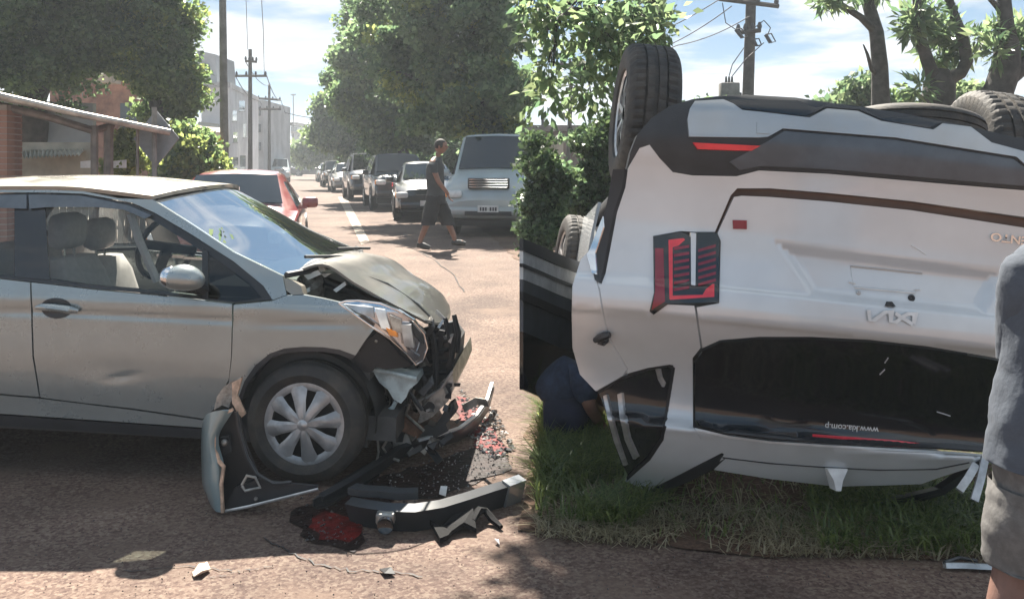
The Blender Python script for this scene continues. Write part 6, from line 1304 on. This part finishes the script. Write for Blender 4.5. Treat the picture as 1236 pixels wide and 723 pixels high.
flatpoly('plate', [(519, 641), (532, 644), (546, 637), (571, 632), (575, 646), (560, 644), (545, 649), (541, 654), (531, 658)], .03, .02, 'matblack', br, o, [.02, .0, .03, .04, .0, .02, .0, .0, .0])
b = MB(); b.tube([gq(x, y) - o + Vector((0, 0, h)) for x, y, h in ((571, 640, .04), (578, 632, .06), (586, 630, .05), (596, 634, .02), (605, 640, .015))], [.012, .018, .016, .018, .010], 6); b.build('hook', M['matblack'], br)
# under-tray ribs, torn bumper lip, wing liner
ut = tag(empty('undertray', gq(415, 600)), 'ribbed black undertray fanned out under the front wheel', 'undertray', DB); o = Vector(ut.location)
flatpoly('tray', [(377, 613), (388, 600), (420, 578), (440, 566), (463, 560), (458, 576), (430, 594), (400, 612), (384, 617)], .02, .012, 'black', ut, o)
for k in range(7):
    t = k / 6; a = Vector((378 + 12 * t, 612 - 10 * t + 4, 0)); c = Vector((440 + 20 * t, 578 - 18 * t + 4, 0))
    ribbon3('rib', [gq(a.x, a.y) - o + Vector((0, 0, .035)), gq((a.x + c.x) / 2, (a.y + c.y) / 2 + 2) - o + Vector((0, 0, .04)), gq(c.x, c.y) - o + Vector((0, 0, .045))], .03, .008, 'trim', ut)
lip = tag(empty('bumper_lip', gq(520, 548)), 'curved dark bumper lip bent round the front of the hatchback', 'bumper', DB); o = Vector(lip.location)
lp = [(386, 611, .03), (420, 596, .04), (450, 580, .05), (478, 563, .07), (505, 556, .08), (530, 549, .08), (555, 538, .07), (575, 522, .07), (588, 506, .09), (594, 490, .12)]
ribbon3('lip', [gq(x, y) - o + Vector((0, 0, h)) for x, y, h in lp], [.05, .06, .07, .07, .075, .075, .075, .07, .06, .03], .03, 'trim', lip, (0, -.8, 1))
ribbon3('worn_edge', [gq(x, y) - o + Vector((0, -.02, h + .036)) for x, y, h in lp[4:]], .014, .02, 'whiteflat', lip)
wl_ = tag(empty('wing_liner', gq(300, 605)), 'broken front wing with its black liner lying against the hatchback front wheel', 'wing', DB); o = Vector(wl_.location); wdep = 4.1
def Wd(px, py, dd=0.0): return P(px, py, wdep + dd) - o
sh_rows = [[Wd(247, 512, .12), Wd(252, 500, .03), Wd(266, 495, -.02), Wd(281, 494, .0)], [Wd(246, 535, .12), Wd(249, 532, .03), Wd(255, 530, -.02), Wd(261, 527, .02)], [Wd(246.5, 562, .12), Wd(250, 562, .03), Wd(258, 562, -.02), Wd(268, 562, .02)], [Wd(248, 585, .12), Wd(252, 587, .03), Wd(259, 588, -.02), Wd(266, 588, .0)], [Wd(256, 607, .10), Wd(260, 612, .03), Wd(264, 616, -.01), Wd(269, 618.5, .0)]]
lattice('painted_shell', sh_rows, M['bluegrey'], wl_, 4, 4, .012, 50, False)
ribbon3('torn_edge', [r[-1] + Vector((.004, -.004, 0)) for r in sh_rows] if False else [Wd(281, 494, -.01), Wd(268, 500, -.01), Wd(261, 514, -.01), Wd(259, 530, -.01), Wd(259, 541, -.01), Wd(264, 556, -.01), Wd(270, 563, -.01), Wd(267, 585, -.01), Wd(268, 602, -.01), Wd(269, 618, -.01)], .02, .012, 'torn', wl_, (0, 1, 0))
def dp(name, poly, dd, th, mt):
    A = [Wd(x, y, dd) for x, y in poly]
    if area2([(x, -y) for x, y in poly]) < 0: A = A[::-1]
    n = len(A); V = A + [v + Vector((0, th, 0)) for v in A]; return mk(name, V, [tuple(range(n)), tuple(range(2 * n - 1, n - 1, -1))] + [(i, i + n, (i + 1) % n + n, (i + 1) % n) for i in range(n)], M[mt], wl_, 20)
dp('liner', [(281, 494), (263, 508), (260, 541), (270, 563), (268, 616), (284, 614), (316, 606), (318, 590), (306, 560), (296, 535), (290, 505)], .10, .02, 'black')
dp('liner_flap', [(268, 616), (284, 614), (330, 602), (382, 591), (384, 586), (345, 583), (312, 578), (284, 588)], .03, .015, 'trim')
dp('bolt_plate', [(266, 528), (276, 526), (279, 545), (270, 550)], .06, .02, 'clad')
b = MB(); b.ball(Wd(271, 534, .04), .016); b.build('bolt', M['steel'], wl_); b = MB(); b.ball(Wd(309, 602, .02), .010); b.build('bolt', M['steel'], wl_)
b = MB(); b.tube([Wd(x, y, .02) for x, y in ((285, 497), (290, 525), (298, 552), (310, 572), (330, 584), (352, 582))], .010, 6); b.build('liner_edge', M['trim'], wl_)
b = MB(); b.tube([Wd(x, y, .0) for x, y in ((292, 585), (298, 574), (308, 576), (314, 588), (296, 592), (292, 586))], .007, 6); b.build('clip_loop', M['steel'], wl_)
b = MB(); b.tube([Wd(x, y, -.005) for x, y in ((272, 616.5), (300, 611), (340, 601), (384, 590))], .007, 6); b.build('bright_edge', M['alloy'], wl_)
dp('crumpled_sheet', [(258, 495), (262, 478), (270, 467), (280, 460), (291, 455), (288, 466), (281, 480), (276, 492), (268, 489)], .16, .02, 'steel'); dp('crumpled_sheet', [(280, 462), (292, 456), (286, 478), (296, 500), (290, 505), (280, 486)], .12, .02, 'torn')
# fluid, broken glass, chips, cracks
sheet('stain_and_shadow', rough_edge(gp((356, 612), (380, 604), (430, 584), (500, 566), (560, 545), (596, 540), (618, 556), (608, 574), (560, 590), (530, 602), (470, 606), (440, 618), (448, 652), (420, 664), (380, 655), (362, 636)), .035, .07, 5), M['wet'], .0045, 'stuff', .1)  # wet fluid; its dark colour also stands for the shadow lying there
sheet('red_fluid', rough_edge(gp((374, 626), (398, 618), (432, 628), (440, 644), (418, 656), (390, 652), (376, 640)), .02, .05, 6), M['redwet'], .0085, 'stuff', .08)
sheet('red_fluid', rough_edge(gp((552, 480), (576, 488), (590, 508), (568, 516), (550, 500)), .03, .06, 7), M['redwet'], .0075, 'stuff', .08)
sheet('red_fluid', rough_edge(gp((562, 520), (588, 516), (618, 542), (604, 552), (574, 540)), .03, .06, 8), M['redwet'], .0085, 'stuff', .08)
rs = np.random.RandomState(5)
def scatter(name, poly, n, lo, hi, mt, kind='stuff', flat=.5):
    x0 = min(p[0] for p in poly); x1 = max(p[0] for p in poly); y0 = min(p[1] for p in poly); y1 = max(p[1] for p in poly); V = []; Fc = []
    while n > 0:
        x, y = rs.uniform(x0, x1), rs.uniform(y0, y1)
        if not inside(x, y, poly): continue
        n -= 1; c = gq(x, y) + Vector((0, 0, .006)); s = rs.uniform(lo, hi); a = rs.uniform(0, 6.28); k = len(V)
        q = [Vector((math.cos(a + t) * s * rs.uniform(.6, 1.2), math.sin(a + t) * s * rs.uniform(.6, 1.2), rs.uniform(0, s * flat))) for t in (0, 2.1, 4.2)]
        V += [c + v for v in q] + [c + Vector((rs.uniform(-.3, .3) * s, rs.uniform(-.3, .3) * s, s * flat + .004))]; Fc += [(k, k + 1, k + 3), (k + 1, k + 2, k + 3), (k + 2, k, k + 3)]
    return tag(mk(name, V, Fc, M[mt], None, 0), kind=kind)
scatter('broken_glass', [(470, 575), (560, 540), (622, 545), (618, 575), (540, 600), (470, 606)], 160, .003, .008, 'shard')
scatter('dark_fragments', [(356, 605), (470, 570), (600, 535), (622, 560), (560, 600), (450, 625), (446, 662), (370, 655)], 260, .004, .012, 'sdark')
scatter('broken_glass', [(555, 470), (600, 500), (622, 545), (590, 560), (560, 520)], 260, .006, .022, 'shard')
scatter('dark_fragments', [(555, 470), (600, 500), (622, 545), (590, 560), (560, 520)], 140, .008, .022, 'sdark')
scatter('road_grit', [(0, 600), (240, 620), (620, 620), (1236, 690), (1236, 722), (0, 722)], 350, .002, .005, 'sdark')
for lab, poly, mt, bd in (('crumpled scrap of tan paper on the shaded asphalt', [(232, 694), (240, 688), (250, 684), (254, 690), (244, 697), (234, 699)], 'paper', [0, .02, .01, .0, .015, 0]), ('black chip of plastic lying in front of the torn bumper', [(458, 690), (472, 690), (477, 696), (464, 697)], 'sdark', [0, .008, 0, .006]), ('bright silver chip beside the torn bumper bar', [(532, 594), (540, 592), (538, 601), (530, 602)], 'whiteflat', [.02, .01, .0, .015]), ('tiny white chip near the bracket hook', [(597, 656), (602, 654), (603, 660)], 'whiteflat', [.01, .0, .0])):
    tag(flatpoly('scrap', poly, .012, .004, mt, None, Vector(), bd), lab, 'scrap', DB)
def crack(name, pts, w_):
    V = []; Fc = []
    for i, (x, y) in enumerate(pts):
        c = gq(x, y); k = w_ * rs.uniform(.5, 1.2); V += [c + Vector((-k * .4, -k, .005)), c + Vector((k * .4, k, .005))]
    Fc = [(2 * i, 2 * i + 1, 2 * i + 3, 2 * i + 2) for i in range(len(pts) - 1)]; return tag(mk(name, V, Fc, M['sdark'], None, 0), kind='structure')
def jag(p, n=9, a=2.0):
    o = []
    for (x0, y0), (x1, y1) in zip(p[:-1], p[1:]):
        for i in range(n): o.append((x0 + (x1 - x0) * i / n + rs.uniform(-a, a), y0 + (y1 - y0) * i / n + rs.uniform(-a, a)))
    return o + [p[-1]]
crack('road_crack', jag([(320, 650), (350, 668), (390, 684), (430, 690), (470, 690), (510, 697)]), .004); crack('road_crack', jag([(250, 700), (290, 690), (330, 684)]), .003); crack('road_crack', jag([(150, 690), (220, 683), (280, 690)], 8, 1.5), .003)
crack('road_crack', jag([(560, 352), (545, 330), (520, 312), (498, 300)], 6, 1.2), .012)
# ================================================================ grass on the verge
def blades(name, poly, n, h, mt, seed, mask=None, thin=.006, lean=.5):
    r = np.random.RandomState(seed); x0 = min(p[0] for p in poly); x1 = max(p[0] for p in poly); y0 = min(p[1] for p in poly); y1 = max(p[1] for p in poly); C = []
    while len(C) < n:
        x, y = r.uniform(x0, x1), r.uniform(y0, y1)
        if inside(x, y, poly) and mnoise.noise(Vector((x * 2.2, y * 2.2, seed))) + .38 > r.uniform(0, .6): C.append((x, y, gz(y) + .004))
    C = np.array(C); a = r.uniform(0, 6.28, n); hh = h * r.uniform(.35, 1.25, n); ln_ = r.uniform(.1, 1, n) * lean * 2 * hh
    d = np.stack([np.cos(a), np.sin(a), np.zeros(n)], 1); s = np.stack([-np.sin(a), np.cos(a), np.zeros(n)], 1) * (thin * r.uniform(.6, 1.4, n))[:, None]
    B = C + d * (ln_ * .3)[:, None] + np.stack([0 * a, 0 * a, hh * .6], 1); T = C + d * ln_[:, None] + np.stack([0 * a, 0 * a, hh * r.uniform(.6, 1, n)], 1)
    V = np.stack([C - s, C + s, B + s * .8, B - s * .8, T], 1).reshape(-1, 3); k = np.arange(n)[:, None] * 5
    Q = np.concatenate([k + np.array([[0, 1, 2, 3]]), k + np.array([[3, 2, 4, 4]])], 0)
    Fq = [tuple(q) for q in (k + np.array([[0, 1, 2, 3]])).tolist()] + [tuple(q) for q in (k + np.array([[3, 2, 4]])).tolist()]
    me = bpy.data.meshes.new(name); me.from_pydata(V.tolist(), [], Fq); me.materials.append(M[mt]); o = bpy.data.objects.new(name, me); COL.objects.link(o); return tag(o, kind='stuff')
VP = [(x, -y) for x, y in VERGE]
L1 = [(.10, 3.98), (.5, 3.85), (.9, 3.78), (1.6, 3.72), (2.4, 3.68), (4.2, 3.72), (4.2, 6.5), (1.5, 6.2), (.45, 6.4), (.2, 6.2)]
blades('grass', L1, 6500, .075, 'grass', 3, lean=.9, thin=.004); blades('grass', [(.10, 4.0), (.5, 3.9), (.8, 4.4), (.62, 5.4), (.2, 5.8)], 6500, .15, 'grass', 4, thin=.0045, lean=.9)
blades('dry_grass', L1, 3800, .08, 'straw', 15, lean=1.4, thin=.0035)
blades('dry_grass', [(.10, 3.84), (.5, 3.74), (1.0, 3.64), (2.4, 3.58), (4, 3.64), (4, 3.9), (2, 3.95), (.7, 4.15), (.12, 4.3)], 5000, .06, 'straw', 5, lean=1.7, thin=.0032)
blades('grass', [(1.25, 3.68), (2.2, 3.62), (2.6, 3.64), (2.6, 4.4), (1.4, 4.3)], 5200, .12, 'grass', 6, thin=.005, lean=.8)
blades('grass', [(.1, 6.2), (4, 6.5), (7, 9), (6, 20), (.3, 12)], 9000, .2, 'grass', 7, thin=.012)
# roof rail sticking out of the grass by the man, and a bright strip on the asphalt
rr = tag(empty('roof_rail', P(1170, 590, 3.7)), 'pair of silver roof rail strips sticking out of the grass beside the man', 'roof rail'); o = Vector(rr.location)
for a, c in (((1189, 552), (1176, 604)), ((1178, 560), (1158, 592))):
    ribbon3('strip', [P(*a, 3.75) - o, P((a[0] + c[0]) / 2 + 1, (a[1] + c[1]) / 2, 3.72) - o, P(*c, 3.68) - o], .03, .012, 'alloy', rr, (1, 0, 0))
ms = tag(empty('metal_strip', gq(1196, 686)), 'thin bright metal strip lying on the asphalt behind the man', 'strip'); o = Vector(ms.location)
ribbon3('strip', [gq(x, y) - o + Vector((0, 0, .02)) for x, y in ((1140, 688), (1160, 688), (1200, 690), (1245, 691))], .03, .02, 'alloy', ms, (0, -1, .3)); b = MB(); b.tube([gq(x, y) - o + Vector((0, 0, .03)) for x, y in ((1140, 688), (1158, 682), (1180, 686))], .008, 6); b.build('clip', M['trim'], ms)
